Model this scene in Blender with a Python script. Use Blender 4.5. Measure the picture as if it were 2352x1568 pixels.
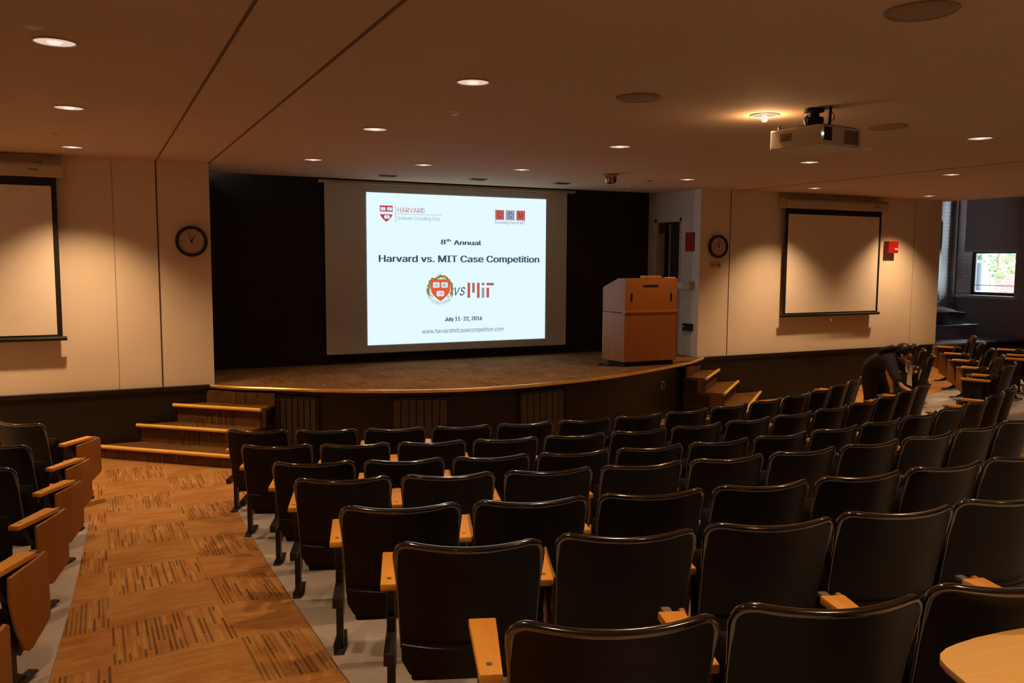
import bpy, bmesh, math, random
from mathutils import Vector, Matrix
random.seed(7)
for o in list(bpy.data.objects): bpy.data.objects.remove(o)
COL = bpy.context.scene.collection
S = 1.12                       # every length below is in plan units of 1.12 m; helpers scale to metres
CAMZ = 1.97

# ------------------------------------------------------------------ camera, world, exposure
sc = bpy.context.scene
F_PX, YAW, PITCH, ROLL = 1957.1, .4530, .0958, .0057
def cam_axes():
    cy, sy, cp, sp = math.cos(YAW), math.sin(YAW), math.cos(PITCH), math.sin(PITCH)
    f = Vector((sy*cp, cy*cp, -sp)); r = Vector((cy, -sy, 0)); u = r.cross(f)
    cr, sr = math.cos(ROLL), math.sin(ROLL)
    return f, cr*r+sr*u, -sr*r+cr*u
CF, CR, CU = cam_axes()
cam = bpy.data.cameras.new('camera'); camo = bpy.data.objects.new('camera', cam); COL.objects.link(camo)
cam.sensor_width = 36; cam.lens = F_PX/2352*36; cam.clip_start = .05; cam.clip_end = 300
m = Matrix((CR, CU, -CF)).transposed().to_4x4(); m.translation = Vector((0, 0, CAMZ))*S
camo.matrix_world = m
sc.camera = camo
sc.view_settings.view_transform = 'Standard'; sc.view_settings.look = 'None'
sc.view_settings.gamma = 1; sc.view_settings.exposure = 0.0
sc.view_settings.use_curve_mapping = False
w = bpy.data.worlds.new('sky'); sc.world = w; w.use_nodes = True
bg = w.node_tree.nodes['Background']; bg.inputs[0].default_value = (.78, .88, 1, 1); bg.inputs[1].default_value = 28.0
sc.cycles.max_bounces = 7; sc.cycles.diffuse_bounces = 5; sc.cycles.glossy_bounces = 3; sc.cycles.transmission_bounces = 4
sc.cycles.sample_clamp_indirect = 4.0; sc.cycles.use_denoising = True
sc.cycles.caustics_reflective = False; sc.cycles.caustics_refractive = False
SUN = bpy.data.lights.new('sun', 'SUN'); SUN.energy = 7.0; SUN.angle = .01; SUN.color = (1, .95, .86)
so = bpy.data.objects.new('sun', SUN); COL.objects.link(so); so.rotation_euler = (math.radians(38), 0, math.radians(-25)); so.location = (20, -5, 20)
LAMP = (1.0, .565, .26)          # warm incandescent colour
P_HOUSE, P_WALL, P_STAGE = 55, 215, 3.5

# ------------------------------------------------------------------ materials
def lin(c):
    return tuple(((x/255)/12.92 if x/255 <= .04045 else ((x/255+.055)/1.055)**2.4) for x in c)+(1,)
class NT:
    def __init__(s, name):
        s.m = bpy.data.materials.new(name); s.m.use_nodes = True
        s.n = s.m.node_tree.nodes; s.l = s.m.node_tree.links; s.b = s.n['Principled BSDF']
    def new(s, t, **k):
        n = s.n.new(t)
        for a, v in k.items(): setattr(n, a, v)
        return n
    def math(s, op, a, b=None):
        n = s.new('ShaderNodeMath', operation=op)
        for i, v in enumerate((a, b)):
            if v is None: continue
            if isinstance(v, (int, float)): n.inputs[i].default_value = v
            else: s.l.new(v, n.inputs[i])
        return n.outputs[0]
    def mix(s, f, a, b, mode='MIX'):
        n = s.new('ShaderNodeMix', data_type='RGBA', blend_type=mode)
        for i, v in ((0, f), (6, a), (7, b)):
            if isinstance(v, (int, float, tuple)): n.inputs[i].default_value = v
            else: s.l.new(v, n.inputs[i])
        return n.outputs[2]
    def coord(s, kind='Object'):
        return s.new('ShaderNodeTexCoord').outputs[kind]
    def scaled(s, v, sx, sy, sz):
        n = s.new('ShaderNodeMapping'); n.inputs['Scale'].default_value = (sx, sy, sz); s.l.new(v, n.inputs[0]); return n.outputs[0]
    def noise(s, v, scale, detail=3, rough=.55):
        n = s.new('ShaderNodeTexNoise'); n.inputs['Scale'].default_value = scale; n.inputs['Detail'].default_value = detail
        n.inputs['Roughness'].default_value = rough; s.l.new(v, n.inputs['Vector']); return n.outputs[0]
    def ramp(s, f, a, b):
        n = s.new('ShaderNodeMapRange'); n.inputs[1].default_value = a; n.inputs[2].default_value = b; s.l.new(f, n.inputs[0]); return n.outputs[0]
    def bump(s, h, strength, dist=.01):
        n = s.new('ShaderNodeBump'); n.inputs['Strength'].default_value = strength; n.inputs['Distance'].default_value = dist
        s.l.new(h, n.inputs['Height']); s.l.new(n.outputs[0], s.b.inputs['Normal'])
    def base(s, c):
        if isinstance(c, tuple): s.b.inputs['Base Color'].default_value = c
        else: s.l.new(c, s.b.inputs['Base Color'])
def plain(name, col, rough=.5, metal=0, spec=.5, var=.08, scale=6, bump=0, coat=0):
    t = NT(name); v = t.coord(); n = t.noise(v, scale)
    k = t.ramp(n, .3, .7)
    t.base(t.mix(k, tuple(c*(1-var) for c in col[:3])+(1,), tuple(min(1, c*(1+var)) for c in col[:3])+(1,)))
    t.b.inputs['Roughness'].default_value = rough; t.b.inputs['Metallic'].default_value = metal; t.b.inputs['Coat Weight'].default_value = coat; t.b.inputs['Coat IOR'].default_value = 1.8; t.b.inputs['Coat Roughness'].default_value = .10
    t.b.inputs['Specular IOR Level'].default_value = spec
    if bump: t.bump(t.noise(v, 180), bump, .002)
    return t.m
def wood(name, a, b, rough=.35, axis=1, scale=1.0):
    t = NT(name); v = t.coord(); sc_ = [28*scale]*3; sc_[axis] = 2.2*scale
    n = t.noise(t.scaled(v, *sc_), 1.0, 5, .6); n2 = t.noise(v, 3)
    t.base(t.mix(t.ramp(t.math('ADD', t.math('MULTIPLY', n, .8), t.math('MULTIPLY', n2, .2)), .36, .64), a, b))
    t.b.inputs['Roughness'].default_value = rough
    t.bump(n, .05, .002)
    return t.m
def carpet(name, k=1.0):
    t = NT(name); v = t.coord(); sep = t.new('ShaderNodeSeparateXYZ'); t.l.new(v, sep.inputs[0])
    T = .57; x, y, z = sep.outputs
    xs = t.math('DIVIDE', x, T); ys = t.math('DIVIDE', t.math('ADD', y, t.math('MULTIPLY', z, 1.0)), T)
    ix = t.math('FLOOR', xs); iy = t.math('FLOOR', ys)
    par = t.math('MODULO', t.math('ABSOLUTE', t.math('ADD', ix, iy)), 2.0)
    def mixf(f, a, b):
        n = t.new('ShaderNodeMix', data_type='FLOAT'); t.l.new(f, n.inputs[0]); t.l.new(a, n.inputs[2]); t.l.new(b, n.inputs[3]); return n.outputs[0]
    u = mixf(par, xs, ys); q = mixf(par, ys, xs)
    wn = t.new('ShaderNodeTexWhiteNoise', noise_dimensions='2D'); cb = t.new('ShaderNodeCombineXYZ'); t.l.new(ix, cb.inputs[0]); t.l.new(iy, cb.inputs[1]); t.l.new(cb.outputs[0], wn.inputs['Vector'])
    rnd = wn.outputs['Value']
    NL = 25
    un = t.math('MULTIPLY', u, NL); li = t.math('FLOOR', un); fr = t.math('FRACT', un)
    st = t.math('MULTIPLY', t.ramp(fr, .12, .30), t.math('SUBTRACT', 1.0, t.ramp(fr, .62, .80)))
    def lrand(freq, seed):
        wl = t.new('ShaderNodeTexWhiteNoise', noise_dimensions='3D'); c_ = t.new('ShaderNodeCombineXYZ')
        t.l.new(li, c_.inputs[0]); t.l.new(t.math('FLOOR', t.math('ADD', t.math('MULTIPLY', q, freq), t.math('MULTIPLY', t.math('SINE', t.math('MULTIPLY', li, 12.7)), 3.0))), c_.inputs[1]); t.l.new(t.math('ADD', t.math('MULTIPLY', iy, 3.1), seed), c_.inputs[2])
        t.l.new(c_.outputs[0], wl.inputs['Vector']); return wl.outputs['Value']
    r1, r2 = lrand(2.3, .3), lrand(1.3, 5.7)
    dark = t.math('MULTIPLY', st, t.ramp(t.math('MAXIMUM', r1, t.math('MULTIPLY', r2, .97)), .52, .95))
    amt = t.math('ADD', .30, t.math('MULTIPLY', t.math('SUBTRACT', 1.0, par), .52))
    dark = t.math('MULTIPLY', dark, amt)
    light = t.math('MULTIPLY', t.math('MULTIPLY', st, t.ramp(r1, .35, .10)), amt)
    fine = t.noise(v, 170, 2)
    blot = t.noise(v, 3.0, 5, .62)
    cs = t.new('ShaderNodeCombineXYZ'); t.l.new(t.math('MULTIPLY', u, 9), cs.inputs[0]); t.l.new(t.math('MULTIPLY', q, 1.6), cs.inputs[1]); t.l.new(t.math('MULTIPLY', rnd, 37), cs.inputs[2])
    streak = t.noise(cs.outputs[0], 1.0, 4, .65)
    tone = t.math('ADD', .38, t.math('ADD', t.math('MULTIPLY', rnd, .10), t.math('ADD', t.math('MULTIPLY', fine, .36), t.math('ADD', t.math('MULTIPLY', blot, .58), t.math('MULTIPLY', streak, .24)))))
    cA = t.mix(t.ramp(t.math('ADD', t.math('MULTIPLY', streak, .5), t.math('MULTIPLY', blot, .5)), .38, .60), (.39*k, .172*k, .053*k, 1), (.40*k, .240*k, .095*k, 1))
    cB = t.mix(light, cA, (.52*k, .30*k, .105*k, 1))
    c1 = t.mix(dark, cB, (.085*k, .052*k, .028*k, 1))
    vm = t.new('ShaderNodeVectorMath', operation='SCALE'); t.l.new(c1, vm.inputs[0]); t.l.new(tone, vm.inputs['Scale'])
    t.base(vm.outputs[0]); t.b.inputs['Roughness'].default_value = .95; t.b.inputs['Specular IOR Level'].default_value = .1
    t.bump(fine, .25, .004)
    return t.m
def emit(name, col, strength=1.0):
    t = NT(name); t.base((0, 0, 0, 1)); t.b.inputs['Roughness'].default_value = 1; t.b.inputs['Specular IOR Level'].default_value = 0
    t.b.inputs['Emission Color'].default_value = col; t.b.inputs['Emission Strength'].default_value = strength
    return t.m
def boards(name, col, pitch=.075, rough=.45):
    t = NT(name); v = t.coord(); sep = t.new('ShaderNodeSeparateXYZ'); t.l.new(v, sep.inputs[0])
    u = t.math('ADD', sep.outputs[0], t.math('MULTIPLY', sep.outputs[1], .35))
    fr = t.math('FRACT', t.math('DIVIDE', u, pitch))
    g = t.math('LESS_THAN', fr, .09)
    t.base(t.mix(g, col, tuple(c*.25 for c in col[:3])+(1,)))
    t.b.inputs['Roughness'].default_value = rough
    return t.m
def brick(name, a, b, mortar, scale=1.0, bw=.22, bh=.075, plane='XZ', bumpk=.6):
    t = NT(name); v = t.coord(); sep = t.new('ShaderNodeSeparateXYZ'); t.l.new(v, sep.inputs[0])
    cb = t.new('ShaderNodeCombineXYZ'); t.l.new(t.math('ADD', sep.outputs[0], sep.outputs[1]), cb.inputs[0]); t.l.new(sep.outputs[2], cb.inputs[1])
    n = t.new('ShaderNodeTexBrick'); t.l.new(cb.outputs[0], n.inputs['Vector'])
    n.inputs['Color1'].default_value = a; n.inputs['Color2'].default_value = b; n.inputs['Mortar'].default_value = mortar
    n.inputs['Scale'].default_value = 1; n.inputs['Brick Width'].default_value = bw*scale; n.inputs['Row Height'].default_value = bh*scale
    n.inputs['Mortar Size'].default_value = .006*scale
    t.base(n.outputs[0]); t.b.inputs['Roughness'].default_value = .6
    t.bump(t.math('SUBTRACT', 1.0, n.outputs['Fac']), bumpk, .006)
    return t.m

M = {}
M['wall'] = plain('cream_wall_paint', (.80, .74, .66, 1), .7, var=.03, scale=1.5)
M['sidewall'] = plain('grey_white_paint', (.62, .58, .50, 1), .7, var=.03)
M['ceil'] = plain('ceiling_plaster', (.62, .47, .33, 1), .9, var=.03, scale=1.2, spec=.2)
M['carpet'] = carpet('carpet_tiles'); M['stagecarpet_dim'] = carpet('stage_carpet_dimmed', .58); M['stepcarpet_dim'] = carpet('step_carpet_dimmed', .36)  # same carpet throughout; stage and steps darkened in colour to look less lit
M['concrete'] = plain('painted_concrete', (.42, .41, .44, 1), .55, var=.12, scale=2.5)
M['wains'] = boards('dark_boards', (.0085, .0062, .0058, 1))
M['cap'] = plain('dark_cap_rail', (.010, .007, .006, 1), .4)
M['blackwall'] = plain('stage_black_wall', (.012, .008, .006, 1), .8, var=.2, scale=1.5)
M['black'] = plain('matt_black', (.006, .006, .006, 1), .6)
M['shell'] = plain('dark_brown_plastic', (.0075, .0052, .0045, 1), .34, var=.2, scale=4, spec=.22)
M['rim'] = plain('seat_rim_plastic', (.0075, .0052, .0045, 1), .15, spec=1.0, coat=1.0)
M['fabric'] = plain('black_upholstery', (.010, .009, .010, 1), .85, spec=.2, bump=.2)
M['metal'] = plain('black_metal', (.012, .011, .011, 1), .42)
M['steel'] = plain('worn_steel', (.30, .28, .27, 1), .38, metal=.8)
M['oak'] = wood('oak_arm', (.74, .36, .06, 1), (.86, .46, .09, 1), .42)
M['oak_light'] = wood('pale_oak_laminate', (.78, .52, .19, 1), (.86, .60, .26, 1), .4, axis=0, scale=1.6)
M['oak_shaded'] = wood('oak_shaded', (.34, .14, .027, 1), (.40, .17, .034, 1), .45, axis=2)  # same oak as the arms, shade of the hanging tablets put into the colour
M['brass'] = plain('brass_edge', (1.0, .68, .24, 1), .28, metal=.7, var=.15, scale=9)
M['nosing'] = plain('yellow_nosing', (1.0, .62, .12, 1), .3, spec=.8)
M['cherry'] = wood('cherry_veneer', (.42, .17, .048, 1), (.50, .21, .062, 1), .4, axis=2)
M['cherry_rail'] = wood('cherry_rail', (.50, .22, .07, 1), (.56, .25, .08, 1), .4, axis=0)
M['white'] = plain('white_plastic', (.75, .72, .66, 1), .45, var=.03)
M['beige'] = plain('beige_plastic', (.62, .52, .38, 1), .5, var=.04)
M['case'] = plain('screen_case', (.58, .53, .44, 1), .5, var=.03)
M['sheet'] = plain('screen_sheet', (.84, .80, .76, 1), .85, var=.015, spec=.1)
M['bigsheet_spill'] = plain('big_screen_spill_tint', (.68, .76, .84, 1), .9, var=.02, spec=.1)  # blue tint in the colour stands in for the projector's stray light
M['red'] = plain('red_plastic', (.34, .010, .008, 1), .4)
M['redpaper'] = plain('red_paper', (.36, .01, .016, 1), .8)
M['clockface'] = plain('clock_face', (.55, .46, .44, 1), .3, var=.04)
M['clockrim'] = plain('clock_rim', (.035, .016, .011, 1), .35)
M['ink'] = plain('black_ink', (.01, .01, .01, 1), .6)
M['grille'] = plain('speaker_grille', (.33, .23, .16, 1), .7, var=.1, scale=60)
M['trimring'] = plain('lamp_trim', (.55, .42, .33, 1), .4)
M['ventmetal'] = plain('vent_metal', (.23, .16, .13, 1), .6)
M['lens'] = emit('lamp_lens', (1, .71, .55, 1), .80)
M['lens_core'] = emit('lamp_core', (1, .80, .64, 1), 1.1)
M['lens_dim'] = emit('lamp_lens_dim', (1, .70, .55, 1), .62)
M['slide'] = emit('projected_white', (.755, .935, 1, 1), 1.03)
M['s_ink'] = emit('projected_ink', lin((72, 86, 100)), .9)
M['s_grey'] = emit('projected_grey', lin((150, 158, 176)), 1)
M['s_line'] = emit('projected_line', lin((150, 170, 180)), 1)
M['s_red'] = emit('projected_red', lin((190, 92, 88)), 1)
M['s_redtext'] = emit('projected_red_text', lin((200, 110, 130)), 1)
M['s_shield'] = emit('projected_shield', lin((188, 66, 72)), 1)
M['s_orange'] = emit('projected_orange', lin((226, 92, 62)), 1)
M['s_gold'] = emit('projected_gold', lin((146, 128, 52)), 1)
M['s_dark'] = emit('projected_dark', lin((112, 48, 44)), 1)
M['s_white'] = emit('projected_paper', (.80, .93, 1, 1), .96)
M['dot'] = emit('projector_light', (.9, .95, 1, 1), 8)
M['whitebrick'] = brick('white_painted_brick', (.74, .73, .74, 1), (.68, .67, .69, 1), (.52, .51, .53, 1))
M['redbrick'] = brick('red_brick', (.115, .026, .018, 1), (.095, .020, .014, 1), (.13, .08, .07, 1), 1.4)
M['alcove'] = plain('alcove_paint', (.42, .40, .395, 1), .8, var=.04)
M['platform'] = plain('platform_vinyl', (.20, .20, .24, 1), .35)
M['blind'] = plain('blind_fabric', (.50, .47, .47, 1), .9, var=.03, bump=.1)
M['frame'] = plain('window_frame_dark', (.02, .02, .02, 1), .4)
M['sill'] = plain('sill_paint', (.75, .74, .74, 1), .4)
M['green'] = plain('chalkboard_green', (.022, .045, .040, 1), .35)
M['cloth'] = plain('dark_cover_cloth', (.028, .030, .028, 1), .75, bump=.3)
M['skin'] = plain('skin', (.62, .33, .21, 1), .5, var=.06)
M['hair'] = plain('dark_hair', (.012, .007, .005, 1), .45, var=.3, scale=30)
M['navy'] = plain('navy_top', (.012, .013, .026, 1), .9, var=.2, bump=.2)
M['trousers'] = plain('black_trousers', (.010, .007, .006, 1), .9, bump=.2)
M['paper'] = plain('white_paper', (.80, .76, .72, 1), .8, var=.02)
M['leaf'] = plain('leaf', (.050, .085, .016, 1), .5, var=.5, scale=3)
M['bark'] = plain('bark', (.13, .09, .06, 1), .9, var=.3)
M['ground'] = plain('pavement', (.16, .15, .14, 1), .9)
M['whitestone'] = plain('white_trim_stone', (.30, .29, .28, 1), .7)
M['darkglass'] = plain('dark_window_glass', (.05, .06, .07, 1), .1)
nt = M['blind'].node_tree; tb_ = nt.nodes.new('ShaderNodeBsdfTranslucent'); tb_.inputs[0].default_value = (.5, .47, .48, 1)
mx_ = nt.nodes.new('ShaderNodeMixShader'); mx_.inputs[0].default_value = .165; nt.links.new(nt.nodes['Principled BSDF'].outputs[0], mx_.inputs[1]); nt.links.new(tb_.outputs[0], mx_.inputs[2])
nt.links.new(mx_.outputs[0], nt.nodes['Material Output'].inputs[0])
t = NT('clear_glass'); tr_ = t.new('ShaderNodeBsdfTransparent'); tr_.inputs[0].default_value = (.94, .97, .96, 1); gl_ = t.new('ShaderNodeBsdfGlossy'); gl_.inputs['Roughness'].default_value = .02
fr_ = t.new('ShaderNodeFresnel'); fr_.inputs[0].default_value = 1.45; mg_ = t.new('ShaderNodeMixShader'); t.l.new(fr_.outputs[0], mg_.inputs[0]); t.l.new(tr_.outputs[0], mg_.inputs[1]); t.l.new(gl_.outputs[0], mg_.inputs[2])
t.l.new(mg_.outputs[0], t.n['Material Output'].inputs[0])
M['glass'] = t.m

# ------------------------------------------------------------------ mesh helpers (plan units in, metres out)
class MB:
    def __init__(s): s.v = []; s.f = []
    def add(s, vs, fs):
        n = len(s.v); s.v += [tuple(p) for p in vs]; s.f += [tuple(i+n for i in f) for f in fs]; return s
    def box(s, x0, y0, z0, x1, y1, z1, rz=0, c=(0, 0)):
        vs = [(x, y, z) for z in (z0, z1) for x, y in ((x0, y0), (x1, y0), (x1, y1), (x0, y1))]
        if rz:
            ca, sa = math.cos(rz), math.sin(rz)
            vs = [(c[0]+(x-c[0])*ca-(y-c[1])*sa, c[1]+(x-c[0])*sa+(y-c[1])*ca, z) for x, y, z in vs]
        return s.add(vs, [(0, 3, 2, 1), (4, 5, 6, 7), (0, 1, 5, 4), (1, 2, 6, 5), (2, 3, 7, 6), (3, 0, 4, 7)])
    def prism(s, poly, lo, hi, axis=2):
        n = len(poly)
        def P(p, h):
            if axis == 2: return (p[0], p[1], h)
            if axis == 0: return (h, p[0], p[1])
            return (p[0], h, p[1])
        vs = [P(p, lo) for p in poly]+[P(p, hi) for p in poly]
        return s.add(vs, [tuple(range(n))[::-1], tuple(range(n, 2*n))]+[(i, (i+1) % n, n+(i+1) % n, n+i) for i in range(n)])
    def grid(s, rows, closed=False):
        nu = len(rows[0]); vs = [p for r in rows for p in r]; fs = []
        for j in range(len(rows)-1):
            for i in range(nu if closed else nu-1):
                a = j*nu+i; b = j*nu+(i+1) % nu; fs.append((a, b, b+nu, a+nu))
        return s.add(vs, fs)
    def tube(s, path, r, n=8, cap=True):
        path = [Vector(p) for p in path]; rows = []
        rs = r if isinstance(r, (list, tuple)) else [r]*len(path)
        ref = None
        for i, p in enumerate(path):
            d = (path[min(i+1, len(path)-1)]-path[max(i-1, 0)]).normalized()
            if ref is None: ref = d.orthogonal().normalized()
            a = (ref-d*ref.dot(d)).normalized(); b = d.cross(a); ref = a
            rows.append([tuple(p+(a*math.cos(2*math.pi*k/n)+b*math.sin(2*math.pi*k/n))*rs[i]) for k in range(n)])
        n0 = len(s.v); s.grid(rows, True)
        if cap: s.f += [tuple(n0+k for k in range(n))[::-1], tuple(n0+(len(path)-1)*n+k for k in range(n))]
        return s
    def lathe(s, prof, c=(0, 0, 0), n=32, axis=2, cap=True):
        rows = []; flat_ = (prof[0][1] == prof[-1][1]) or not cap
        for r, h in prof:
            row = []
            for k in range(n):
                a = 2*math.pi*k/n; p = (r*math.cos(a), r*math.sin(a), h)
                if axis == 1: p = (p[0], h, p[1])
                row.append((c[0]+p[0], c[1]+p[1], c[2]+p[2]))
            rows.append(row)
        n0 = len(s.v); s.grid(rows, True)
        if prof[0][0] > 2e-3 and not flat_: s.f.append(tuple(n0+k for k in range(n))[::-1])
        if prof[-1][0] > 2e-3 and not flat_: s.f.append(tuple(n0+(len(prof)-1)*n+k for k in range(n)))
        return s
    def ball(s, c, r, nu=16, nv=10):
        rr = r if isinstance(r, (tuple, list)) else (r, r, r)
        rows = [[(c[0]+rr[0]*math.sin(math.pi*max(j, .02)/nv if j < nv else math.pi*.998)*math.cos(2*math.pi*i/nu), c[1]+rr[1]*math.sin(math.pi*max(j, .02)/nv if j < nv else math.pi*.998)*math.sin(2*math.pi*i/nu), c[2]-rr[2]*math.cos(math.pi*j/nv)) for i in range(nu)] for j in range(nv+1)]
        return s.grid(rows, True)
    def mesh(s, name, mat, bevel=0, smooth=False, seg=2):
        me = bpy.data.meshes.new(name); me.from_pydata([(x*S, y*S, z*S) for x, y, z in s.v], [], s.f)
        bm = bmesh.new(); bm.from_mesh(me)
        bmesh.ops.recalc_face_normals(bm, faces=bm.faces)
        if bevel:
            es = [e for e in bm.edges if len(e.link_faces) == 2 and e.calc_face_angle(0) > .5]
            bmesh.ops.bevel(bm, geom=es, offset=bevel*S, segments=seg, profile=.5, affect='EDGES', clamp_overlap=True)
        bm.to_mesh(me); bm.free()
        if smooth:
            me.polygons.foreach_set('use_smooth', [True]*len(me.polygons))
            try: me.set_sharp_from_angle(angle=math.radians(38))
            except Exception: pass
        me.materials.append(mat); return me
def link(name, me, parent=None, loc=(0, 0, 0), rz=0):
    o = bpy.data.objects.new(name, me); COL.objects.link(o)
    o.location = Vector(loc)*S; o.rotation_euler = (0, 0, rz)
    if parent: o.parent = parent
    return o
def obj(name, mb, mat, parent=None, loc=(0, 0, 0), rz=0, bevel=0, smooth=False, seg=2):
    return link(name, mb.mesh(name, mat, bevel, smooth, seg), parent, loc, rz)
def tag(o, label, cat, group=None, kind=None):
    o['label'] = label; o['category'] = cat
    if group: o['group'] = group
    if kind: o['kind'] = kind
    return o
def thing(name, label, cat, loc=(0, 0, 0), rz=0, group=None):
    return tag(link(name, None, None, loc, rz), label, cat, group)
def struct(name, mb, mat, parent=None, **k):
    o = obj(name, mb, mat, parent, **k)
    if parent is None: o['kind'] = 'structure'
    return o
def copy_tree(o, parent=None):
    c = o.copy(); COL.objects.link(c)
    if parent: c.parent = parent
    for ch in list(o.children): copy_tree(ch, c)
    return c
try: FONT = bpy.data.fonts.load(bpy.utils.system_resource('DATAFILES')+'/fonts/Inter.woff2')
except Exception: FONT = None
def text_mesh(body, rect, y, mb, italic=0, bold=0, rot=None):
    """flat letters fitted into rect=(x0,z0,x1,z1) on the plane y, added to mb"""
    cu = bpy.data.curves.new('letters', 'FONT'); cu.body = body; cu.font = FONT or cu.font; cu.size = 1; cu.resolution_u = 3; cu.shear = italic
    o = bpy.data.objects.new('letters', cu); COL.objects.link(o)
    dg = bpy.context.evaluated_depsgraph_get(); me = bpy.data.meshes.new_from_object(o.evaluated_get(dg))
    xs = [v.co.x for v in me.vertices]; ys = [v.co.y for v in me.vertices]
    x0, x1, y0, y1 = min(xs), max(xs), min(ys), max(ys)
    X0, Z0, X1, Z1 = rect
    def P(v):
        a = (v.co.x-x0)/(x1-x0); b = (v.co.y-y0)/(y1-y0)
        if rot: return rot(a, b)
        return (X0+(X1-X0)*a, y, Z0+(Z1-Z0)*b)
    for sh in ((0,) if not bold else (-bold*.5, 0, bold*.5)):
        mb.add([(p[0]+sh, p[1], p[2]) for p in (P(v) for v in me.vertices)], [tuple(p.vertices) for p in me.polygons])
    bpy.data.objects.remove(o); bpy.data.curves.remove(cu); bpy.data.meshes.remove(me)
    return mb
def interp(x, xs, ys):
    if x <= xs[0]: return ys[0]
    for i in range(len(xs)-1):
        if x <= xs[i+1]: return ys[i]+(ys[i+1]-ys[i])*(x-xs[i])/(xs[i+1]-xs[i])
    return ys[-1]
def sst(x, a, b):
    t = max(0, min(1, (x-a)/(b-a))); return t*t*(3-2*t)
ORD = ['first', 'second', 'third', 'fourth', 'fifth', 'sixth', 'seventh', 'eighth', 'ninth', 'tenth', 'eleventh', 'twelfth', 'thirteenth', 'fourteenth']

# ------------------------------------------------------------------ floor shape: a shallow bowl around the stage
CX, CY = 4.0174, 12.8847
RT = [7.089, 7.837, 8.643, 9.396, 10.282, 10.96, 11.808]           # back-top radius of each row
ZT = [.690, .746, .821, .918, 1.031, 1.105, 1.208]                   # height of each row's back tops
A0 = [-.4345, -.3916, -.3479, -.3232, -.2962, -.2788, -.2612]
TOP = .695; DR = .30; PITCH_SEAT = .51036
FR = [r-DR for r in RT]; FZ = [max(0, z-TOP) for z in ZT]; FZ[0] = 0
FR = FR+[13.6, 15.2]; FZ = FZ+[FZ[-1]+.24, FZ[-1]+.36]
def FL(x, y):
    r = math.hypot(x-CX, y-CY); z = interp(r, FR, FZ)
    z += .045*max(0, min(x, 11.6)-8.9)*sst(r, 6.2, 7.6)
    z -= .085*sst(r, 7.0, 9.2)*sst(-x, -.45, .25)
    return z
XL, XR, YB, YF, ZC = -3.3, 14.45, -2.6, 9.26, 2.925
ZS = .66                                                              # stage height
mb = MB(); n = 118; k = 79
mb.grid([[(XL-.1+(XR+.2-XL)*i/n, YB-.1+(YF+.1-YB)*j/k, FL(XL-.1+(XR+.2-XL)*i/n, YB-.1+(YF+.1-YB)*j/k)) for i in range(n+1)] for j in range(k+1)])
struct('floor', mb, M['carpet'], smooth=True)
def pad(x0f, x1f, r0, r1, nx, nr, extra=None):
    mb = MB(); rows = []
    for j in range(nr+1):
        r = r0+(r1-r0)*j/nr; row = []
        for i in range(nx+1):
            x = x0f(r)+(x1f(r)-x0f(r))*i/nx; y = CY-math.sqrt(max(0, r*r-(x-CX)**2)); row.append((x, y, FL(x, y)+.006))
        rows.append(row)
    return mb.grid(rows)
struct('floor_centre_block', pad(lambda r: interp(r, [6.7, 10.2], [.93, .80]), lambda r: 7.35, 6.74, 15.0, 60, 80), M['concrete'], smooth=True)
struct('floor_left_block', pad(lambda r: -3.2, lambda r: interp(r, [6.9, 10.2], [-.10, -.24]), 7.35, 15.0, 30, 80), M['concrete'], smooth=True)
mb = MB(); mb.grid([[(8.35+3.6*i/30, 3.0+4.9*j/40, FL(8.35+3.6*i/30, 3.0+4.9*j/40)+.006) for i in range(31)] for j in range(41)])
struct('floor_right_block', mb, M['concrete'], smooth=True)

# ------------------------------------------------------------------ walls
def wallbox(name, x0, y0, z0, x1, y1, z1, mat): return struct(name, MB().box(x0, y0, z0, x1, y1, z1), mat)
SL, SR = 1.065, 7.31                                                  # stage opening
wallbox('wall_front_left', XL-.15, YF, ZS-.02, SL, YF+.15, ZC+.05, M['wall'])
wallbox('wall_front_right', SR, YF, ZS-.02, 12.05, YF+.15, ZC+.05, M['wall'])
wallbox('wall_left', XL-.15, YB, -.1, XL, YF, ZC+.05, M['wall'])
wallbox('wall_back', XL-.15, YB-.15, -.1, XR+.2, YB, 3.6, M['wall'])
wallbox('wall_stage_left', SL-.12, YF+.15, ZS-.02, SL, 10.5, ZC+.05, M['sidewall'])
wallbox('wall_stage_back', SL-.1, 10.46, ZS-.02, SR+.6, 10.6, ZC+.25, M['blackwall'])
# right stage side wall with the doorway cut out
DY0, DY1, DZ = 9.70, 10.243, 2.51
mb = MB(); mb.box(SR, YF+.15, ZS-.02, SR+.14, DY0, ZC+.05); mb.box(SR, DY1, ZS-.02, SR+.14, 10.46, ZC+.05); mb.box(SR, DY0, DZ, SR+.14, DY1, ZC+.05)
struct('wall_stage_right', mb, M['sidewall'])
mb = MB(); mb.box(SR+.14, DY0-.2, ZS-.02, SR+.9, DY0-.14, DZ+.2); mb.box(SR+.9, DY0-.2, ZS-.02, SR+.95, DY1+.6, DZ+.2); mb.box(SR+.14, DY0-.2, DZ+.14, SR+.95, DY1+.6, DZ+.2); mb.box(SR+.14, DY1+.55, ZS-.02, SR+.95, DY1+.6, DZ+.2)
struct('wall_backstage', mb, M['blackwall'])
struct('floor_backstage', MB().box(SR+.0, DY0-.2, ZS-.03, SR+.95, DY1+.6, ZS-.001), M['black'])
d = struct('door_1', MB().box(SR+.06, DY0+.02, ZS+.005, SR+.10, DY0+.31, DZ-.01), plain('door_brown', (.030, .019, .013, 1), .5))
obj('edge_strip', MB().box(SR+.045, DY0+.295, ZS+.01, SR+.06, DY0+.318, DZ-.03), M['brass'], d)
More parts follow.
